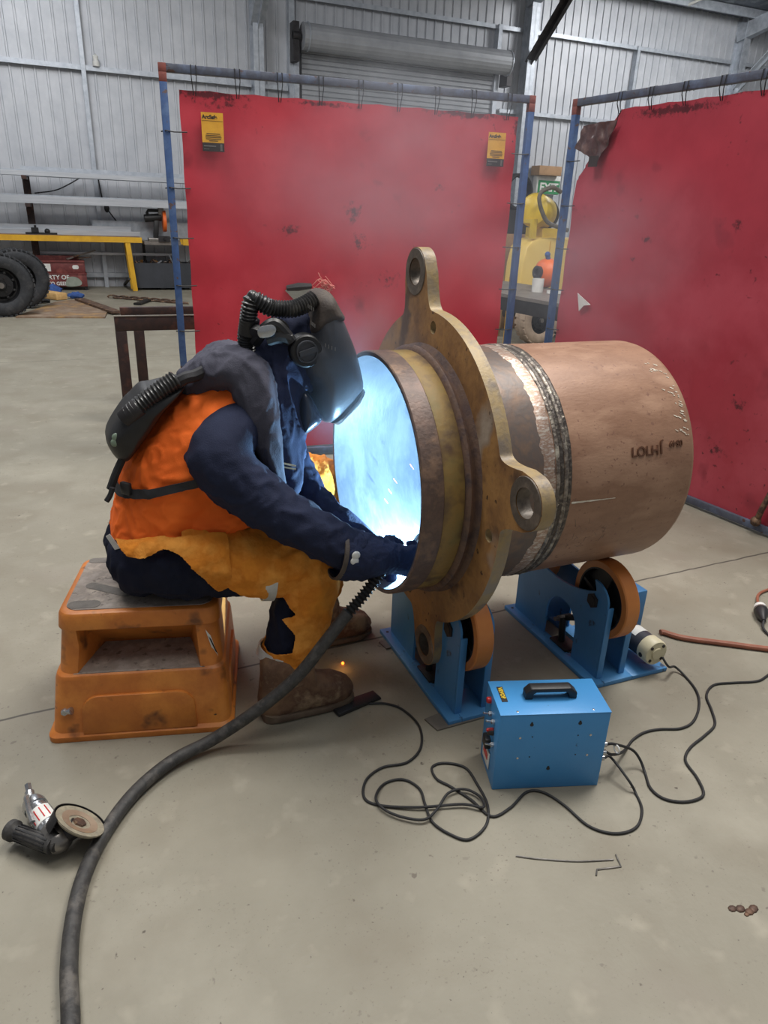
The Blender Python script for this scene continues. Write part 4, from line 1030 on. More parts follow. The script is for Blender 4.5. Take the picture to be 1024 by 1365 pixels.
shim([onz(566, 960), onz(583, 975), onz(648, 957), onz(655, 940), onz(600, 946)], 'thin bare steel plate on floor at the near foot of flange stand')
shim([onz(505, 857), onz(515, 866), onz(530, 862), onz(518, 853)], 'thin steel plate poking out by the far corner of flange stand')

# ================================================================== CONTROL BOX
cu = rad(-17.1); CB = V((.930, 1.309, 0)); ca = V((math.cos(cu), math.sin(cu), 0)); cb = V((-math.sin(cu), math.cos(cu), 0))
K = thing('control_box', 'blue steel control box with black top handle standing on the floor', 'control box', CB + ca * .155 + cb * .075, cu)
Q = lambda a, b, z: CB + ca * a + cb * b + V((0, 0, z))
CW, CD, CH = .312, .152, .260
RB = Matrix((ca, cb, V((0, 0, 1)))).transposed()
bm = box(nb(), Q(CW / 2, CD / 2, CH / 2), (CW, CD, CH), RB); fin('casing', bm, M['boxblue'], K, .002)
bm = box(nb(), Q(CW / 2, CD / 2, CH + .0005), (CW + .002, CD + .002, .0022), RB); fin('lid', bm, M['boxblue'], K, .0008)
bm = nb(); pr = [(.085, .0), (.085, .020), (.1, .036), (.215, .036), (.235, .018), (.235, 0), (.215, 0), (.209, .016), (.200, .022), (.116, .022), (.108, .016), (.108, 0)]
prism(bm, [pr], Q(0, .062, CH + .0018), ca, (0, 0, 1), cb, .030); fin('handle', bm, M['blackplastic'], K, .003)
hp = lambda u, v: Q(CW * u, -.0004, CH * v)
bm = nb()
for u, v in ((.29, .87), (.73, .87), (.5, .27)):
    cyl(bm, hp(u, v) + cb * .002, hp(u, v) - cb * .0006, .0052, seg=16); cyl(bm, hp(u, v) + V((0, 0, .006)) + cb * .002, hp(u, v) + V((0, 0, .006)) - cb * .0006, .003, seg=12)
for u, v in ((.31, .71), (.73, .71), (.31, .44), (.735, .45)): cyl(bm, hp(u, v) + cb * .002, hp(u, v) - cb * .0005, .002, seg=10)
fin('mounting_holes', bm, M['rubber'], K)
for u, v in ((.2, .70), (.845, .71), (.2, .43), (.845, .44)): fin('screw', lathe(nb(), [(-.001, .004), (.001, .0035), (.002, 0)], hp(u, v), -cb, 14), M['chrome'], K)
for a in (.05, .265): fin('screw', lathe(nb(), [(-.001, .004), (.001, .0035), (.002, 0)], Q(a, .012, CH + .0016), (0, 0, 1), 14), M['chrome'], K)
bm = box(nb(), Q(.026, .090, CH + .0022), (.017, .068, .0012), RB); lb = fin('brand_label', bm, M['ink'], K)
fin('lettering', textbm('VEVOR', .0165, axes(Q(.0205, .120, CH + .0029), -cb, ca, (0, 0, 1)), .0003, .0006), M['drumyellow'], lb, smooth=0)
lp = lambda b, z: Q(-.0002, b, z)
fin('front_panel', bb(nb(), (0, 0, 0), (.0012, CD - .006, CH - .006)), M['standblue'], K) if False else None
def knob(b, z, R_, d, mt, name): return fin(name, lathe(nb(), [(0, 0), (0, R_), (d * .8, R_ * .92), (d, R_ * .7), (d, 0)], lp(b, z), -ca, 20), M[mt], K)
knob(.105, .232, .010, .012, 'red', 'power_button'); knob(.05, .165, .011, .016, 'blackplastic', 'selector_switch')
knob(.05, .172, .006, .02, 'red', 'switch_pointer')
for b, z in ((.085, .2), (.05, .2), (.035, .132)):
    bm = cyl(nb(), lp(b, z), lp(b, z) - ca * .008, .008, seg=6); cyl(bm, lp(b, z) - ca * .006, lp(b, z) - ca * .024 + V((0, 0, .004)), .003, seg=10); fin('toggle_switch', bm, M['chrome'], K)
bm = box(nb(), lp(.075, .112) - ca * .008, (.018, .036, .034), RB); fin('speed_knob', bm, M['blackplastic'], K, .004)
bm = box(nb(), lp(.085, .055) - ca * .002, (.004, .07, .055), RB); dp = fin('display_panel', bm, M['white'], K, .002)
bm = box(nb(), lp(.085, .062) - ca * .0045, (.002, .045, .02), RB); fin('display_window', bm, M['red'], dp)
rp = lambda b, z: Q(CW, b, z)
for b, z in ((.05, .105), (.045, .080), (.05, .055)):
    bm = lathe(nb(), [(0, 0), (0, .009), (.004, .009), (.004, .0068), (.020, .0068), (.020, .0078), (.030, .0078), (.030, 0)], rp(b, z), ca, 18); fin('connector', bm, M['chrome'], K)
# the cables, run along the floor
def cable(name, pts, rr, label, mt='rubber', cat_='cable', n=7):
    return tag(fin(name, tube(nb(), cat(pts, n), rr, 10), M[mt]), label, cat_)
CR = .0042
f = lambda x, y, z=CR: onz(x, y, z)
A_ = rp(.045, .080) + ca * .032; B_ = rp(.05, .105) + ca * .032; C_ = rp(.05, .055) + ca * .032
cable('motor_cable', [V((1.790, 1.588, .075)), V((1.80, 1.56, .05)), f(900, 889, .02), f(914, 902), f(929, 922), f(932, 942), f(924, 962), f(907, 971), f(880, 972), f(860, 976), f(845, 985), f(837, 995), f(829, 1003, .03), A_ + ca * .02 + V((0, 0, -.01)), A_], CR, 'black cable running from the cream capped motor to the blue box')
cable('power_cable', [B_, B_ + ca * .02, f(842, 999, .06), f(853, 1012, .03), f(860, 1030), f(867, 1050), f(884, 1064), f(909, 1069), f(931, 1065), f(938, 1056), f(929, 1036), f(914, 1014), f(920, 997), f(939, 981), f(953, 966), f(949, 947), f(942, 927), f(952, 913), f(979, 910), f(1009, 908), f(1024, 900), f(1060, 872)], CR, 'black mains cable snaking from the blue box to right picture edge')
cable('pedal_cable', [C_, C_ + ca * .02, f(838, 1040, .03), f(848, 1058), f(856, 1080), f(848, 1103), f(820, 1111), f(785, 1101), f(752, 1073), f(724, 1056), f(702, 1056), f(680, 1077), f(655, 1088), f(628, 1066), f(600, 1048), f(582, 1038), f(576, 1023), f(592, 1017), f(620, 1023), f(636, 1045), f(650, 1073), f(648, 1100), f(625, 1119), f(598, 1111), f(576, 1095), f(567, 1073), f(559, 1051), f(537, 1039), f(512, 1045), f(501, 1064, .012), f(514, 1080, .012), f(540, 1090, .012), f(567, 1092, .013), f(583, 1078, .013), f(598, 1057, .013), f(620, 1052, .013), f(640, 1062, .013), f(644, 1076, .013), f(616, 1072, .012), f(560, 1076, .010), f(510, 1074), f(486, 1064), f(488, 1040), f(510, 1023), f(543, 1016), f(561, 996), f(559, 968), f(537, 946), f(515, 938), f(492, 938)], .0038, 'thin black cable looping on floor before the blue box to the foot pedal', n=8)
bm = nb(); tube(bm, [A_ + ca * .03 + V((0, .012 * math.cos(t), .01 + .012 * math.sin(t))) for t in [2 * PI * k / 12 for k in range(13)]], .0022, 6); fin_ = fin('cable_tie', bm, M['white']); tag(fin_, 'white tie around the cables beside the blue box', 'cable tie')
# brown hose and plug at the right edge
cable('air_hose', [V((1.99, 1.80, .011)), f(885, 843, .011), f(905, 849, .011), f(929, 853, .011), f(969, 858, .011), f(1024, 865, .011), f(1075, 868, .011)], .011, 'thick brown hose on the floor from behind the motor to right edge', 'orangehose', 'hose')
p0 = f(1014, 812, .028); p1 = f(1019, 830, .028)
o = thing('plug', 'black and pale power plug lying on the floor at right edge', 'plug', p0)
dv = (p1 - p0).normalized()
fin('connector_body', lathe(nb(), [(-.03, 0), (-.03, .016), (-.02, .024), (.012, .026), (.016, 0)], p0, dv, 24), M['white'], o)
fin('connector_ring', lathe(nb(), [(.008, .02), (.008, .028), (.02, .028), (.02, .02)], p0, dv, 24), M['castalu'], o)
fin('plug_body', lathe(nb(), [(.018, 0), (.018, .026), (.05, .025), (.075, .014), (.10, .008), (.10, 0)], p0, dv, 24), M['blackplastic'], o)
cable('extension_cord', [p0 - dv * .03, f(1010, 800, .02), f(1012, 792, .008), f(1024, 786, .008), f(1050, 780, .008)], .006, 'brown cord curling into the plug at right edge', 'orangehose', 'cord')
cable('plug_lead', [p0 + dv * .1, p0 + dv * .14 + V((0, 0, -.018)), f(1040, 860, .005), f(1070, 885, .005)], .005, 'thin black lead leaving the plug at right edge')
# foot pedal
a, b = onz(452, 957), onz(496, 938); u = (b - a).normalized(); w = V((-u.y, u.x, 0))
bm = prism(nb(), [[(0, 0.001), (.17, 0.001), (.17, .008), (.05, .016), (0, .014)]], a, u, (0, 0, 1), w, .05); tag(fin('foot_pedal', bm, M['blackplastic'], None, .003), 'flat black foot pedal on floor beside the near boot toe', 'pedal')
# wire offcuts
cable('wire_offcut', [f(688, 1141, .0022), f(720, 1145, .0022), f(770, 1148, .0022), f(818, 1146, .0022)], .0022, 'long thin wire offcut lying on the floor below the blue box', 'castalu', 'wire')
bm = tube(nb(), [f(821, 1139, .0022), f(824.5, 1147, .0022), f(828, 1155, .0022), f(812, 1157, .0022), f(796, 1159, .0022), f(795, 1167, .0022)], .0022, 8); tag(fin('wire_offcut', bm, M['castalu']), 'short bent wire offcut lying at the end of the long one', 'wire')
p = f(988, 1211, 0); bm = nb()
for k in range(7): sph(bm, p + V((random.uniform(-.025, .03), random.uniform(-.02, .02), .001)), random.uniform(.004, .01), 8, (1.3, 1, .5))
tag(fin('dirt_crumbs', bm, M['rustwire']), 'small scatter of dirt on the floor at lower right', 'dirt', None, 'stuff')

# ================================================================== STEP STOOL
sy = rad(-13.5); S0 = V((-.239, 1.937, 0)); sa = V((math.cos(sy), math.sin(sy), 0)); sb = V((-math.sin(sy), math.cos(sy), 0))
ST = thing('step_stool', 'orange moulded plastic step stool with grimy top, under the seated welder', 'step stool', S0 + sa * .275 + sb * .25, sy)
SQ = lambda a, b, z: S0 + sa * a + sb * b + V((0, 0, z))
SR = Matrix((sa, sb, V((0, 0, 1)))).transposed()
secs = [(0, 0, 0, .55, .50, .03), (.018, 0, 0, .55, .50, .03), (.026, .012, .012, .540, .488, .035), (.20, .034, .028, .532, .464, .04), (.212, .038, .032, .530, .460, .04), (.218, .046, .040, .524, .452, .045),
        (.352, .062, .060, .516, .434, .045), (.357, .055, .054, .522, .440, .045), (.398, .060, .058, .520, .436, .045), (.406, .064, .062, .516, .432, .045), (.410, .074, .072, .506, .422, .045)]
bm = nb(); rings = []
for z, a0, b0, a1, b1, rr in secs: rings.append([bm.verts.new(SQ(p[0], p[1], z)) for p in rrect(a0, b0, a1, b1, rr, 6)])
for A, B_ in zip(rings, rings[1:]):
    for k in range(len(A)): bm.faces.new((A[k], A[(k + 1) % len(A)], B_[(k + 1) % len(A)], B_[k]))
bm.faces.new(rings[0][::-1]); bm.faces.new(rings[-1])
bmesh.ops.recalc_face_normals(bm, faces=bm.faces[:])
def frustum(front, back):
    q = nb(); f_ = [q.verts.new(SQ(*p)) for p in front]; k_ = [q.verts.new(SQ(*p)) for p in back]
    q.faces.new(f_); q.faces.new(k_[::-1])
    for i in range(4): q.faces.new((f_[i], k_[i], k_[(i + 1) % 4], f_[(i + 1) % 4]))
    bmesh.ops.recalc_face_normals(q, faces=q.faces[:]); return q
cut = frustum([(.080, -.05, .2165), (.48, -.05, .2165), (.470, -.05, .352), (.092, -.05, .352)], [(.150, .215, .2165), (.415, .215, .2165), (.445, .085, .352), (.115, .085, .352)])
me = bpy.data.meshes.new('cut'); cut.to_mesh(me); cut.free(); co = bpy.data.objects.new('cut', me); COL.objects.link(co)
bm = through(bm, [('BOOLEAN', dict(operation='DIFFERENCE', object=co, solver='EXACT'))])
bpy.data.objects.remove(co)
es = [e for e in bm.edges if len(e.link_faces) == 2 and e.calc_face_angle(0) > .7]
fin('body', bm, M['stool'], ST, .006, 40)
bm = prism(nb(), [rrect(.080, .078, .500, .416, .04, 6)], SQ(0, 0, .4095), sa, sb, (0, 0, 1), .0025); fin('tread_pad', bm, M['grime'], ST)
def stadium(c, l, r_, ang): 
    o = []
    for s in (0, 1):
        for i in range(9):
            t = rad(-90 + 180 * i / 8 + 180 * s); x = (l / 2 if s == 0 else -l / 2) + r_ * math.cos(t); y = r_ * math.sin(t)
            o.append((c[0] + x * math.cos(ang) - y * math.sin(ang), c[1] + x * math.sin(ang) + y * math.cos(ang)))
    return o
for (px, py), l, r_ in (((112, 806), .05, .022), ((146, 786), .13, .018), ((137, 747), .05, .018)):
    p = onz(px, py, .412) - S0; c = (p.dot(sa), p.dot(sb))
    fin('tread_inset', prism(nb(), [stadium(c, l, r_, rad(-28) if l > .1 else 0)], SQ(0, 0, .4121), sa, sb, (0, 0, 1), .0012), M['slot'], ST)
fin('step_tread', prism(nb(), [[(.092, .038), (.470, .038), (.413, .208), (.152, .208)]], SQ(0, 0, .2165), sa, sb, (0, 0, 1), .0022), M['grime'], ST)
# raised lower panels
def lowpanel(a0, a1, z0, z1):
    o = [(a0, z0), (a1, z0)] + [(a1 - .004 - .05 * (1 - math.cos(t)), z1 - .05 + .05 * math.sin(t)) for t in [PI / 2 * k / 6 for k in range(7)]] + [(a0 + .004 + .05 * (1 - math.sin(t)), z1 - .05 + .05 * math.cos(t)) for t in [PI / 2 * k / 6 for k in range(7)]]
    return o
bm = prism(nb(), [lowpanel(.105, .44, .024, .150)], SQ(0, 0.013, 0), sa, V((0, 0, 1)) + sb * .080, -sb, .012); fin('lower_panel', bm, M['stool'], ST, .003, 40)
bm = prism(nb(), [lowpanel(.11, .39, .024, .150)], SQ(.528, 0, 0), sb, (0, 0, 1), sa, .014); fin('lower_panel', bm, M['stool'], ST, .003, 40)
n_ = onpl(87, 947, SQ(.03, .022, .1), sb)
bm = nb(); cyl(bm, n_ + sb * .012, n_ - sb * .014, .0105, seg=6); cyl(bm, n_ - sb * .006 + V((0, 0, -.001)), n_ - sb * .012 + sa * .022 + V((0, 0, .006)), .006, .012, seg=10); fin('hex_fitting', bm, M['chrome'], ST, .001)
p = [onpl(x, y, SQ(.50, .055, .3), (sb + V((0, 0, .14))).normalized()) for x, y in ((274, 838), (281, 846), (293, 878), (289, 881))]
bm = nb(); bm.faces.new([bm.verts.new(q - sb * .006) for q in p]); fin('torn_sticker', solid(bm, .001), M['white'], ST)
bm = nb(); bm.faces.new([bm.verts.new(p[0].lerp(p[2], t) + V((.004 * s, 0, 0)) - sb * .0075) for t, s in ((.2, 0), (.3, 1), (.8, 1), (.7, 0))]); fin('sticker_print', solid(bm, .0006), M['ink'], ST)

# ================================================================== PERSON
R_ = lambda x, y, yy, *r: tuple(ony(x, y, yy)) + r
belly = [(.22, 2.08, .60, .14, .17, .10), (.34, 2.06, .66, .13, .16, .11), (.42, 2.06, .78, .13, .17, .12)]
torso = [(.13, 2.09, .535, .125, .175, .125), (.165, 2.09, .63, .14, .175, .12), (.20, 2.09, .72, .145, .185, .13), (.25, 2.085, .81, .15, .19, .14), (.35, 2.085, .91, .14, .185, .13), (.43, 2.085, .98, .115, .15, .10)]
armN = [(.370, 1.935, .935, .078), R_(292, 612, 1.885, .090), R_(342, 662, 1.85, .083), R_(388, 692, 1.82, .076), R_(430, 716, 1.79, .068), R_(468, 735, 1.775, .068)]
armF = [(.40, 2.25, .945, .082), R_(381, 612, 2.22, .078), R_(405, 655, 2.15, .068), R_(446, 694, 2.03, .056)]
legN = [(.17, 1.985, .53, .120), (.36, 1.93, .515, .103), (.555, 1.90, .490, .085), (.515, 1.89, .34, .074), (.462, 1.885, .15, .066)]
legF = [(.17, 2.20, .53, .120), (.45, 2.28, .57, .10), (.73, 2.345, .585, .083), (.73, 2.27, .36, .072), (.69, 2.20, .15, .064)]
headc = (.585, 2.07, 1.12, .115, .095, .125)
neck = [(.43, 2.085, .98, .10), (.50, 2.075, 1.05, .085), headc]
bm = blob([torso, belly, armN, armF, neck], .0085, 8)
SH_ = V((.345, 1.86, .94)); wrinkle(bm, .013, (24, 24, 24), 3, [(SH_, .17)])
bl = blob([[(.10, 2.03, .53, .115, .12, .12), (.17, 2.09, .54, .13, .17, .12), (.10, 2.15, .53, .115, .12, .12)], legN, legF], .0085, 8)
wrinkle(bl, .013, (30, 22, 14), 11)
for v in bl.verts:
    if v.co.x < .34 and 1.8 < v.co.y and v.co.z < .414: v.co.z = .414 + (v.co.z - .414) * .05
# one continuous body: both halves joined and remeshed into one surface
me = bpy.data.meshes.new('t'); bl.to_mesh(me); bm.from_mesh(me); bl.free()
bm = through(bm, [('REMESH', dict(mode='VOXEL', voxel_size=.0065)), ('SMOOTH', dict(factor=.5, iterations=2))])
person = fin('person', bm, [M['navy'], M['navypant']], None, 0, 80)
for p in person.data.polygons:
    c = p.center
    if c.z < .62 and c.z < .52 + .25 * max(0, .6 - c.x) and c.y < 2.4 and not (c.x > .45 and c.y < 1.87 and c.z > .5): p.material_index = 1
tag(person, 'seated person in navy and orange workwear and welding hood, leaning into the pipe mouth', 'person')

# orange torso panels
tq = [(a[0] - .002, a[1], a[2], a[3] + .014, a[4] + .014, a[5] + .012) for a in torso]
bq = [(a[0], a[1], a[2], a[3] + .015, a[4] + .015, a[5] + .012) for a in belly[:2]]
bm = blob([tq, bq], .007, 8); wrinkle(bm, .008, (16, 20, 22), 3, [(SH_, .20)])
def inpoly(x, y, P):
    c = False
    for i in range(len(P)):
        (x1, y1), (x2, y2) = P[i - 1], P[i]
        if (y1 > y) != (y2 > y) and x < (x2 - x1) * (y - y1) / (y2 - y1) + x1: c = not c
    return c
zl = lambda x: .60 + .10 * max(0, x - .05)
keep(bm, lambda c: c.z > zl(c.x) and (c.x + c.z) < 1.40); relax_edge(biggest(bm))
fin('hi_vis_panel', bm, M['hivis'], person, 0, 80)
# seams of the sleeve
# waist strap
tq = [(a[0] - .004, a[1], a[2], a[3] + .024, a[4] + .024, a[5] + .024) for a in torso]
p, q = ony(150, 653, 2.05), ony(255, 646, 1.88)
zs = lambda x: p.z + (q.z - p.z) * (x - p.x) / (q.x - p.x)
bm = blob([tq], .005, 5); keep(bm, lambda c: abs(c.z - zs(c.x)) < .015); relax_edge(biggest(bm))
st = fin('waist_strap', solid(bm, .003), M['strap'], person, 0, 60)
c = ony(168, 651, 1.972); bm = box(nb(), c, (.034, .014, .036), Matrix.Rotation(rad(-52), 3, 'Z')); fin('buckle', bm, M['blackplastic'], st, .004)
bm = tube(nb(), cat([R_(150, 650, 1.98), R_(147, 660, 1.98), R_(142, 668, 1.98)], 5), .008, 6); fin('strap_tail', bm, M['strap'], st)
# collar cape over the shoulders
cp = [R_(262, 508, 2.10, .06, .09, .05), R_(300, 490, 2.02, .07, .10, .06), R_(330, 500, 1.97, .066, .07, .07), R_(345, 540, 1.93, .06, .055, .07), R_(357, 590, 1.915, .045, .045, .06), R_(370, 645, 1.93, .028, .03, .04)]
cp2 = [R_(262, 508, 2.10, .06, .09, .05), R_(305, 480, 2.16, .07, .10, .06), (.45, 2.2, 1.0, .07, .07, .07), (.50, 2.23, .93, .05, .05, .06)]
bm = blob([cp, cp2], .007, 8); wrinkle(bm, .008, (22, 22, 9), 21)
fin('collar_cape', bm, M['cape'], person, 0, 80)
# hood cloth
hd = [(.55, 2.07, 1.105, .125, .115, .115), (.50, 2.065, 1.02, .115, .125, .11), (.50, 2.05, .93, .10, .12, .11), (.525, 2.035, .83, .07, .10, .10), R_(383, 640, 2.0, .035, .06, .05)]
bm = blob([hd], .007, 8); wrinkle(bm, .013, (24, 24, 7), 31)
hood = fin('hood', bm, M['hood'], person, 0, 80)
c = ony(384, 619, 1.935)
bm = bar(nb(), c + V((-.022, -.004, .008)), c + V((.022, -.004, -.006)), .006, .004); bar(bm, c + V((-.02, -.004, -.004)), c + V((.022, -.004, -.016)), .003, .004); fin('hood_print', bm, M['offwhite'], hood)
# welding helmet
XZ = lambda pts, y: [(ony(a, b, y).x, ony(a, b, y).z) for a, b in pts]
hp_ = closedcat(XZ([(415, 402), (425, 396), (434, 394), (445, 409), (457, 436), (467, 462), (474, 488), (478, 513), (470, 527), (456, 543), (439, 559), (426, 558), (417, 536), (409, 513), (398, 503), (386, 479), (384, 460), (392, 446), (406, 441), (411, 420)], 2.05), 3)
bm = pillow(nb(), hp_, 2.055, .125, 20, None, 2.8); HM = fin('welding_helmet', bm, M['helmet'], person, 0, 50)
bm = pillow(nb(), closedcat(XZ([(392, 508), (403, 511), (416, 534), (424, 553), (411, 567), (397, 577), (390, 577), (388, 540)], 2.05), 3), 2.055, .105, 16); fin('face_seal', bm, M['helmseal'], HM, 0, 50)
bm = pillow(nb(), XZ([(474, 514), (479, 515), (472, 529), (457, 545), (441, 561), (435, 559), (452, 540)], 2.05), 2.055, .085, 10, None, 5); fin('visor_frame', bm, M['castalu'], HM, 0, 40)
bm = pillow(nb(), closedcat(XZ([(414, 396), (424, 386), (435, 388), (447, 409), (453, 424), (432, 434), (407, 444), (410, 418)], 2.05), 3), 2.055, .112, 16, None, 2.6); fin('top_strap', bm, M['leather'], HM, 0, 50)
kc = ony(408, 468, 1.945)
bm = lathe(nb(), [(-.03, 0), (-.03, .048), (.004, .046), (.008, .042), (.008, 0)], kc, (0, -1, 0), 36); fin('pivot_plate', bm, M['blackplastic'], HM)
bm = lathe(nb(), [(.006, .032), (.016, .031), (.016, .027), (.012, .026), (.012, 0)], kc, (0, -1, 0), 36); bar(bm, kc + V((-.024, -.016, -.006)), kc + V((.024, -.016, .008)), .014, .012, V((0, 1, 0))); fin('adjust_knob', bm, M['helmet'], HM)
bm = nb()
for a, b in (((410, 408), (417, 412)), ((414, 430), (419, 434)), ((433, 460), (446, 465))):
    for t in (0, .33, .66, 1):
        pa, pb = ony(*a, 1.93), ony(*b, 1.93); c = pa.lerp(pb, t); bar(bm, c + V((0, -.006, -.005)), c + V((0, -.006, .005)), .002, .002)
fin('stitching', bm, M['castalu'], HM)
bm = bar(nb(), ony(463, 493, 1.99), ony(468, 503, 1.99), .02, .006); fin('helmet_sticker', bm, M['strap'], HM)
# breathing hose and head harness
hp2 = cat([R_(330, 470, 2.03), R_(328, 450, 2.02), R_(331, 428, 2.0), R_(333, 410, 1.99), R_(337, 399, 1.99), R_(347, 403, 1.985), R_(362, 411, 1.985), R_(388, 412, 1.985), R_(404, 407, 1.99), R_(420, 398, 2.0)], 10)
pts, rf = corr(hp2, .0225, .0085, .0026); bm = tube(nb(), pts, rf, 16); fin('breathing_hose', bm, M['hoseblack'], person, 0, 60)
bm = nb(); P_ = [ony(331, 445, 2.01), ony(333, 425, 2.0)]; cyl(bm, P_[0], P_[1], .028); hh = fin('hose_cuff', bm, M['blackplastic'], person)
bm = nb()
tube(bm, cat([R_(340, 455, 2.0), R_(352, 440, 1.96), R_(366, 432, 1.95), R_(380, 445, 1.95), R_(388, 455, 1.95)], 6), .018, 10)
tube(bm, cat([R_(356, 452, 1.96), R_(372, 448, 1.95), R_(386, 452, 1.95)], 6), .020, 10)
lathe(bm, [(-.015, 0), (-.015, .03), (.01, .028), (.01, 0)], ony(372, 440, 1.96), (0, -1, 0), 24)
HH = fin('head_harness', bm, M['blackplastic'], person)
bm = prism(nb(), [closedcat([(-.022, -.013), (.012, -.015), (.026, .0), (.016, .014), (-.02, .012)], 3)], ony(355, 441, 1.935), (1, 0, .15), (-.15, 0, 1), (0, -1, 0), .008); fin('ratchet_cover', bm, M['chrome'], HH, .002)
bm = cyl(nb(), ony(346, 440, 1.97), ony(341, 446, 1.96), .02); fin('ratchet_knob', bm, M['blackplastic'], HH)
# air pack on the back
pk = closedcat(XZ([(141, 583), (147, 567), (165, 540), (176, 529), (189, 516), (205, 513), (240, 505), (246, 510), (222, 536), (200, 568), (178, 598), (167, 611), (156, 609), (146, 597)], 2.05), 3)
bm = pillow(nb(), pk, 2.07, .115, 18, None, 3.4); PK = fin('air_pack', bm, M['blackplastic'], person, 0, 50)
hp3 = cat([R_(168, 558, 1.985), R_(180, 546, 1.975), R_(205, 526, 1.975), R_(235, 505, 1.985)], 10)
pts, rf = corr(hp3, .024, .010, .0022); bm = tube(nb(), pts, rf, 16); fin('pack_hose', bm, M['hoseblack'], PK, 0, 60)
bm = cyl(nb(), ony(167, 560, 1.985), ony(187, 541, 1.973), .029, .027, 24); fin('hose_collar', bm, M['darksteel'], PK, .003)
bm = nb(); sph(bm, ony(155, 583, 1.975), .012, 14, (1, .5, 1)); sph(bm, ony(153.5, 590, 1.975), .012, 14, (1, .5, 1)); fin('pack_button', bm, M['ledgreen'], PK)
bm = tube(nb(), cat([R_(222, 520, 2.0), R_(245, 505, 1.985), R_(262, 500, 1.99), R_(285, 488, 1.99)], 6), .017, 8); 
for v in bm.verts: v.co.y += 0
fin('shoulder_strap', bm, M['strap'], person)
bm = tube(nb(), cat([R_(166, 606, 2.0), R_(155, 630, 2.0), R_(147, 652, 2.0)], 6), .011, 8); fin('back_strap', bm, M['strap'], person)
# apron: tan suede over the near thigh, knee and shin
lq = [(a[0] + .004, a[1], a[2] + .004, a[3] + .014) for a in legN]; lq[0] = (.2, 1.985, .55, .125)
lq[2] = (.560, 1.90, .498, .104); lq[3] = (.535, 1.89, .335, .098); lq[4] = (.485, 1.885, .17, .085)
bm = blob([[(.16, 2.0, .56, .14, .14, .115)] + lq], .006, 8); wrinkle(bm, .011, (17, 17, 10), 41)
AP = XZ([(245, 690), (300, 690), (400, 700), (470, 735), (480, 800), (460, 850), (440, 885), (410, 920), (366, 905), (352, 874), (384, 860), (389, 838), (372, 824), (389, 812), (376, 797), (330, 797), (285, 775), (245, 738)], 1.84)
keep(bm, lambda c: inpoly(c.x, c.z, AP)); relax_edge(biggest(bm), 16)
bm = through(bm, [('SMOOTH', dict(factor=.5, iterations=3)), ('SOLIDIFY', dict(thickness=.004, offset=1))]); fin('leather_apron', bm, M['suede'], person, 0, 60)
bm = blob([[(.10, 2.07, .545, .150, .205, .145), (.2, 2.03, .56, .15, .2, .135), (.30, 1.97, .55, .13, .15, .125)]], .006, 6); wrinkle(bm, .006, (16, 16, 16), 44)
AP2 = XZ([(150, 724), (168, 722), (205, 712), (245, 706), (300, 700), (300, 790), (262, 752), (236, 728), (222, 722), (205, 728), (185, 740), (165, 737)], 1.93)
keep(bm, lambda c: inpoly(c.x, c.z, AP2) and c.y < 2.15); relax_edge(biggest(bm), 20)
bm = through(bm, [('SMOOTH', dict(factor=.5, iterations=3)), ('SOLIDIFY', dict(thickness=.004, offset=1))]); fin('apron_waist_flap', bm, M['suede'], person, 0, 60)
lq = [(a[0] + .004, a[1], a[2] + .006, a[3] + .014) for a in legF]
bm = blob([lq[1:]], .007, 8); wrinkle(bm, .012, (20, 20, 16), 47)
keep(bm, lambda c: c.x > .50 and c.z > .20); relax_edge(biggest(bm)); fin('far_apron_leg', solid(bm, .004), M['suede'], person, 0, 60)
# reflective bands
def band(node, r_, d, w, y0=-9):
    b_ = lathe(nb(), [(-w / 2, r_), (w / 2, r_), (w / 2, r_ - .006), (-w / 2, r_ - .006)], node, d, 40, True); return b_
fin('reflective_band', band((.44, 1.908, .498), .101, (.97, -.1, -.1), .035), M['reflect'], person)
fin('reflective_band', band((.538, 1.895, .405), .083, (.5, 0, 1), .03), M['reflect'], person)
fin('reflective_band', band((.472, 1.885, .20), .079, (.3, 0, 1), .03), M['reflect'], person)
p0 = [onpl(x, y, (.02, 1.97, .55), V((-.3, -.95, .1)).normalized()) for x, y in ((141, 715), (146, 712), (160, 731), (153, 733))]
bm = nb(); bm.faces.new([bm.verts.new(q) for q in p0]); fin('waist_tab', solid(bm, .004), M['reflect'], person)
# boots
def boot(dx, y0, tw):
    poly = closedcat([(.392, .012), (.47, .004), (.60, .004), (.672, .012), (.697, .040), (.690, .075), (.655, .098), (.61, .108), (.565, .135), (.545, .22), (.41, .225), (.395, .15), (.383, .06)], 3)
    bm = pillow(nb(), [(a + dx, b) for a, b in poly], y0, .056, 14, None, 3.2); wrinkle(bm, .004, (40, 40, 40), dx)
    b_ = fin('boot', bm, M['boot'], person, 0, 60)
    so = [(.39, .0), (.48, .0), (.482, .01), (.50, .01), (.51, 0), (.67, 0), (.699, .018), (.698, .034), (.66, .026), (.39, .03)]
    bm = pillow(nb(), [(a + dx, b) for a, b in so], y0, .06, 12, (.54 + dx, .016), 4.5); fin('sole', bm, M['sole'], b_, 0, 40)
boot(0, 1.845, 0); boot(.205, 2.205, 0)
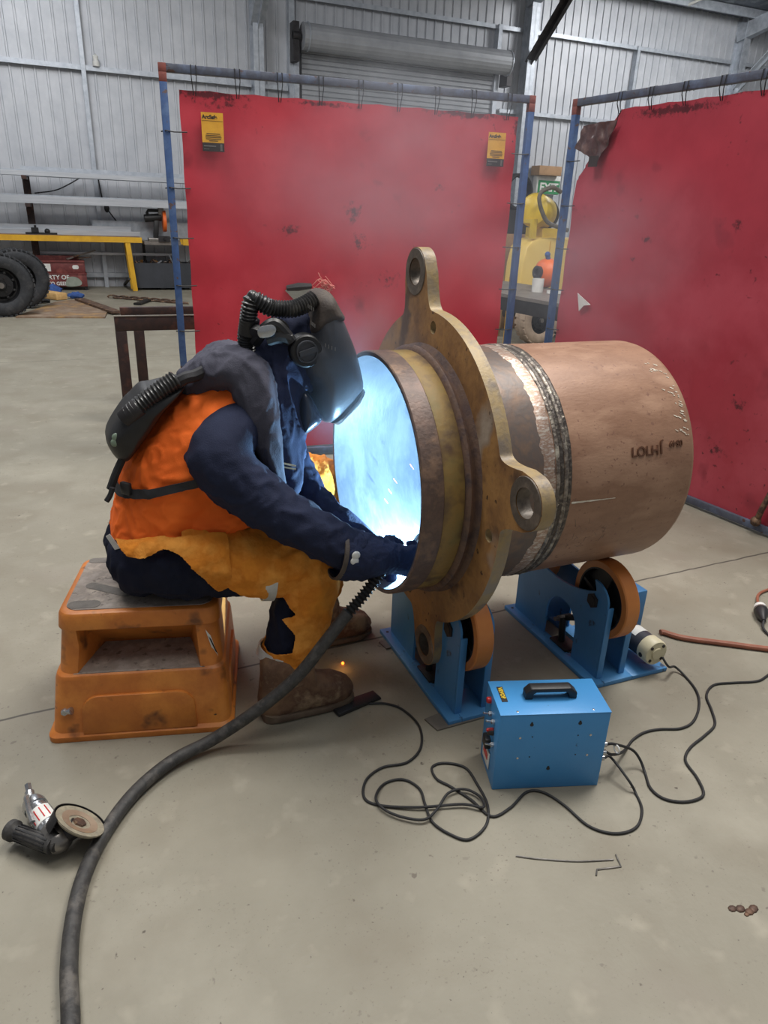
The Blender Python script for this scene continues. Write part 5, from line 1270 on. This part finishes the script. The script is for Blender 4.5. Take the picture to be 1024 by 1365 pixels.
# gloves
W0 = ony(456, 739, 1.776); W1 = ony(492, 742, 1.77); W2 = ony(520, 745, 1.765); W3 = ony(548, 748, 1.765)
d = (W3 - W1).normalized(); up = V((-.25, 0, 1)).normalized(); iny = V((0, 1, 0))
def hand(Wc, Wd, d, up, iny, cuff, thumbup):
    ch = [cuff + [tuple(Wc) + (.050, .034, .052), tuple(Wd) + (.036, .027, .050)]]
    for i, o in enumerate((.038, .013, -.012, -.036)):
        k = Wd + up * o; l = (.9, 1.05, 1.0, .8)[i]
        ch.append([tuple(k) + (.018,), tuple(k + d * .042 * l + iny * .008) + (.0165,), tuple(k + d * .058 * l + iny * .036) + (.0155,), tuple(k + d * .036 * l + iny * .058) + (.014,)])
    t0 = Wc + up * .036 * thumbup + iny * .02
    ch.append([tuple(t0) + (.022,), tuple(t0 + d * .03 + up * .012 * thumbup + iny * .022) + (.0185,), tuple(t0 + d * .06 + iny * .032) + (.016,)])
    return ch
bm = blob(hand(W2, W3, d, up, iny, [tuple(W0) + (.076,), tuple(W1) + (.070,)], 1), .0055, 4); wrinkle(bm, .006, (34, 34, 34), 51)
keep(bm, lambda c: (c - W0).dot(d) > -.018)
GN = fin('welding_glove', solid(bm, .002), M['glove'], person, 0, 80)
bm = lathe(nb(), [(-.02, .0765), (-.008, .0775), (-.008, .071), (-.02, .070)], W0, d, 40, True); fin('cuff_edge', bm, M['leather'], GN)
c = ony(475, 745, 1.70); bm = nb(); sph(bm, c + V((0, .002, .010)), .013, 16, (1, .35, 1)); sph(bm, c + V((-.004, .002, -.008)), .013, 16, (1, .35, 1)); fin('glove_badge', bm, M['white'], GN)
F0 = ony(452, 697, 2.02); F1 = V((.768, 1.985, .515)); F2 = V((.806, 1.940, .468)); d2 = (F2 - F0).normalized()
bm = blob(hand(F1, F2, d2, V((0, .1, 1)).normalized(), V((.1, -.9, -.2)).normalized(), [tuple(F0) + (.058,)], 1), .006, 4); fin('welding_glove', bm, M['glove'], person, 0, 80)

# ================================================================== WELDING TORCH
q = lambda x, y, z: onz(x, y, z)
hx = ony(507, 764, 1.735)
path = [q(88, 1440, .02), q(94, 1365, .02), q(92, 1290, .02), q(98, 1225, .02), q(113, 1165, .02), q(140, 1110, .02), q(180, 1056, .021), q(230, 1014, .026), q(285, 985, .045), ony(345, 945, 1.715), ony(395, 903, 1.70), ony(432, 858, 1.70), ony(460, 822, 1.705), ony(484, 794, 1.715), hx]
TC = thing('welding_torch', 'thick black welding torch lead curving over the floor up into the gloved hand', 'welding torch', (path[1].x, path[1].y, 0))
full = cat(path, 12)
iend = int(len(full) * 12.1 / 14)
bm = tube(nb(), full[:iend + 1], .0185, 14); fin('lead', bm, M['rubberwear'], TC)
pts, rf = corr(full[iend:], .0155, .0125, .0042); bm = tube(nb(), pts, rf, 14); fin('strain_relief', bm, M['rubber'], TC)
tip = ony(545, 742, 1.90)
hg = [hx, hx.lerp(W3, .5) + V((0, .04, .0)), W3 + V((.02, .05, .01))]
bm = tube(nb(), cat(hg, 6), .016, 12); fin('grip', bm, M['blackplastic'], TC)
bm = tube(nb(), cat([hg[-1], hg[-1] + V((.05, .05, .02)), hg[-1] + V((.09, .11, -.02))], 6), .008, 10); fin('swan_neck', bm, M['chrome'], TC)
ne = hg[-1] + V((.09, .11, -.02)); bm = cyl(nb(), ne, ne + V((.02, .03, -.035)), .011, .009); fin('nozzle', bm, M['castalu'], TC)
ARC = V((.965, 1.965, .475))

# ================================================================== AIR GRINDER
gz = .045
g0, g1 = onz(42, 1068, gz), onz(80, 1122, gz); gd = (g1 - g0).normalized(); gs = V((-gd.y, gd.x, 0)); up = V((0, 0, 1))
GR = thing('air_grinder', 'chrome and black air grinder with abrasive disc lying by the torch lead', 'grinder', (g1.x, g1.y, 0))
bm = lathe(nb(), [(0, 0), (0, .018), (.006, .026), (.02, .030), (.034, .030), (.036, .026), (.05, .026), (.052, .030), (.13, .033), (.14, .030), (.14, 0)], g0, gd, 32); bdy = fin('motor_barrel', bm, M['chrome'], GR)
bm = nb(); n_ = 10; R = []
for i in range(n_ + 1):
    t = rad(20 + 110 * i / n_); v_ = gs * -math.cos(t) + up * math.sin(t); R.append([bm.verts.new(g0 + gd * s + v_ * (.0325 + (s - .06) * .02)) for s in (.062, .118)])
for A, B_ in zip(R, R[1:]): bm.faces.new((A[0], B_[0], B_[1], A[1]))
fin('printed_panel', solid(bm, .0006), M['white'], bdy)
bm = nb()
for k in range(4):
    t = rad(35 + 24 * k); v_ = gs * -math.cos(t) + up * math.sin(t); bar(bm, g0 + gd * .07 + v_ * .0335, g0 + gd * .11 + v_ * .0345, .0025, .001, v_)
fin('red_print', bm, M['red'], bdy)
hd_ = g0 + gd * .165
bm = nb(); sph(bm, hd_, .038, 24, (1, 1, .95)); cyl(bm, g0 + gd * .135, hd_, .034, .037, 24); fin('gear_head', bm, M['castalu'], GR)
gn = (gs * -.62 + up * .62 - gd * .25).normalized()
gn = V((.62, .10, .78)).normalized(); gn = (gn - gd * gn.dot(gd) * .7).normalized()
dc = onz(106, 1096, .075)
bm = cyl(nb(), hd_, dc - gn * .012, .026, .024, 24); fin('spindle_collar', bm, M['darksteel'], GR)
bm = lathe(nb(), [(-.010, .0), (-.010, .05), (-.007, .056), (.0, .0635), (.004, .0635), (.003, .05), (.001, .03), (-.002, .022), (-.002, .0)], dc, gn, 48); dk = fin('abrasive_disc', bm, M['abrasive'], GR)
bm = lathe(nb(), [(.0025, .047), (.0035, .047), (.0015, .028), (.0005, .028)], dc, gn, 48, True); fin('worn_ring', bm, M['sheetrust'], dk)
bm = lathe(nb(), [(-.003, .018), (.003, .017), (.004, .010), (.004, 0)], dc, gn, 6); fin('disc_nut', bm, M['rustwire'], dk)
F = frame(gn); bm = nb(); n_ = 18; R = []
gdp = (gd * -1 - gn * (-gd).dot(gn)).normalized(); gp2 = gn.cross(gdp)
for i in range(n_ + 1):
    t = rad(-95 + 190 * i / n_); v_ = gdp * math.cos(t) + gp2 * math.sin(t); R.append([bm.verts.new(dc + v_ * .0675 + gn * s) for s in (-.03, .006)] + [bm.verts.new(dc + v_ * .03 + gn * -.03)])
for A, B_ in zip(R, R[1:]):
    bm.faces.new((A[0], B_[0], B_[1], A[1])); bm.faces.new((A[2], B_[2], B_[0], A[0]))
fin('guard', solid(bm, .0025), M['blacksteel'], GR)
a, b = onz(70, 1128, .05), onz(14, 1106, .042); hdv = (b - a).normalized()
L = (b - a).length
bm = lathe(nb(), [(-.01, 0), (-.01, .012), (0, .012), (0, .019), (L * .3, .0215), (L * .6, .020), (L * .85, .018), (L * .9, .026), (L, .026), (L, .014), (L - .015, .012), (L - .015, 0)], a, hdv, 28); hg_ = fin('side_handle', bm, M['rubberwear'], GR)
bm = nb()
Fh = frame(hdv)
for k in range(14):
    t = 2 * PI * k / 14; v_ = Fh.col[0] * math.cos(t) + Fh.col[1] * math.sin(t); bar(bm, a + hdv * L * .08 + v_ * .0195, a + hdv * L * .8 + v_ * .0195, .0035, .004, v_)
fin('grip_ribs', bm, M['rubber'], hg_)
bm = tube(nb(), cat([g0 + gd * .01 + up * .03 + gs * -.01, g0 + gd * .04 + up * .052 - gs * .02, g0 + gd * .08 + up * .05 - gs * .03, g0 + gd * .115 + up * .04 - gs * .035], 6), .007, 8); fin('throttle_lever', bm, M['chrome'], GR)
e = onz(37, 1046, .06); bm = cyl(nb(), g0 - gd * .002, g0.lerp(e, .55) , .012, seg=12); cyl(bm, g0.lerp(e, .5), e, .009, seg=6); fin('air_fitting', bm, M['chrome'], GR)

# ================================================================== SPARKS
def spark(p, s, label, stretch=V((1, 0, 0)), l=.0):
    bm = nb(); sph(bm, p, s, 10); 
    if l: tube(bm, [p - stretch * l, p, p + stretch * l], lambda i, n_: (.0006, s * .8, .0006)[i], 6)
    tag(fin('spark', bm, M['spark']), label, 'spark')
spark(onz(457, 884, .006), .0055, 'glowing orange spark on the floor beside the torch lead')
lp_ = bpy.data.lights.new('spark_glow', 'POINT'); lp_.energy = .05; lp_.color = (1, .45, .12); lp_.shadow_soft_size = .01
o = bpy.data.objects.new('spark_glow', lp_); o.location = onz(457, 884, .03); COL.objects.link(o)
for x, y, lb_ in ((520, 655, 'upper left one of the orange spark streaks in the pipe mouth'), (527, 641, 'topmost of the orange spark streaks in the pipe mouth'), (515, 668, 'lower left one of the orange spark streaks in the pipe mouth'), (549, 622, 'highest right orange spark streak inside the pipe mouth')):
    p = onpl(x, y, (.95, 2.15, .6), V((-.3, -.9, .2)).normalized()); spark(p, .0012, lb_, V((.6, 0, -.8)), .012)

# ================================================================== SMOKE
def smoke(loc, sc, dens, label, seed):
    m = bpy.data.materials.new('welding_smoke'); m.use_nodes = True; nt = m.node_tree; N = nt.nodes; L = nt.links
    N.remove(N['Principled BSDF']); out = N['Material Output']
    v = N.new('ShaderNodeVolumePrincipled'); v.inputs['Color'].default_value = (.80, .84, .95, 1); v.inputs['Anisotropy'].default_value = .2
    tc = N.new('ShaderNodeTexCoord'); ln = N.new('ShaderNodeVectorMath'); ln.operation = 'LENGTH'; L.new(tc.outputs['Object'], ln.inputs[0])
    mr = N.new('ShaderNodeMapRange'); mr.interpolation_type = 'SMOOTHSTEP'; mr.inputs['From Min'].default_value = .15; mr.inputs['From Max'].default_value = .97; mr.inputs['To Min'].default_value = 1; mr.inputs['To Max'].default_value = 0
    L.new(ln.outputs['Value'], mr.inputs['Value'])
    nz = N.new('ShaderNodeTexNoise'); nz.inputs['Scale'].default_value = 1.9; nz.inputs['Detail'].default_value = 3; nz.noise_dimensions = '4D'; nz.inputs['W'].default_value = seed
    L.new(tc.outputs['Object'], nz.inputs['Vector'])
    m2 = N.new('ShaderNodeMapRange'); m2.inputs['From Min'].default_value = .36; m2.inputs['From Max'].default_value = .66; m2.inputs['To Max'].default_value = dens; L.new(nz.outputs['Fac'], m2.inputs['Value'])
    mu = N.new('ShaderNodeMath'); mu.operation = 'MULTIPLY'; L.new(mr.outputs['Result'], mu.inputs[0]); L.new(m2.outputs['Result'], mu.inputs[1])
    L.new(mu.outputs[0], v.inputs['Density']); L.new(v.outputs['Volume'], out.inputs['Volume'])
    bm = nb(); bmesh.ops.create_icosphere(bm, subdivisions=3, radius=1)
    o = fin('welding_smoke', bm, m); o.location = loc; o.scale = sc
    return tag(o, label, 'smoke', None, 'stuff')
smoke((1.45, 3.2, 1.65), (1.25, .95, .85), .42, 'faint smoke drifting in front of the curtain behind the welder', 1.3)
smoke((.80, 2.02, 1.02), (.32, .30, .38), 1.9, 'bluish smoke rising between the welding helmet and pipe mouth', 4.1)
smoke((2.45, 3.1, 1.25), (.75, .9, .7), .36, 'faint smoke drifting before the right curtain beyond the pipe', 7.7)

# ================================================================== LIGHT
def area(name, loc, target, sx, sy_, e, c=(1, 1, 1)):
    l = bpy.data.lights.new(name, 'AREA'); l.shape = 'RECTANGLE'; l.size = sx; l.size_y = sy_; l.energy = e; l.color = c
    o = bpy.data.objects.new(name, l); COL.objects.link(o); o.location = loc
    dv = V(target) - V(loc); o.rotation_euler = dv.to_track_quat('-Z', 'Y').to_euler(); return o
area('assumed_key_over', (3.9, 2.6, 7.4), (1.4, 2.0, 0), 2.2, 3.0, 560, (1, .97, .92))  # assumed key lamp, no roof panel there, placed by the shadow directions
area('added_fill_front', (1.6, -.2, 7.4), (1.2, 2.0, 0), 5, 2.0, 160, (1, .96, .90))  # added lamp with no roof panel above it, brightens the pipe's near top
area('assumed_skylight_left', (-1.0, 11.0, 6.9), (-.6, 14, 0), 2, 6, 520, (1, .99, .98))  # added lamp under the assumed left roof panel, brightens the left wall
area('fill_mid', (-1.2, 3.4, 7.4), (.6, 2.6, 0), 2.0, 3.0, 330, (1, .98, .95))  # added fill lamp, brightens the left floor and the right curtain
area('skylight_right', (12.9, 12.3, 6.7), (12.9, 15, 1), 1.4, 5, 640, (1, .99, .97))  # added lamp under the right roof panel, strengthens its daylight
arc = bpy.data.lights.new('welding_arc', 'POINT'); arc.energy = 82; arc.color = (.38, .70, 1); arc.shadow_soft_size = .008
o = bpy.data.objects.new('welding_arc', arc); o.location = ARC; COL.objects.link(o)
w = bpy.data.worlds.new('World'); S.world = w; w.use_nodes = True
bg = w.node_tree.nodes['Background']; bg.inputs[0].default_value = (.90, .94, 1.0, 1); bg.inputs[1].default_value = .26
S.view_settings.view_transform = 'Standard'; S.view_settings.look = 'None'; S.view_settings.gamma = 1; S.view_settings.use_curve_mapping = False
S.view_settings.exposure = -0.2
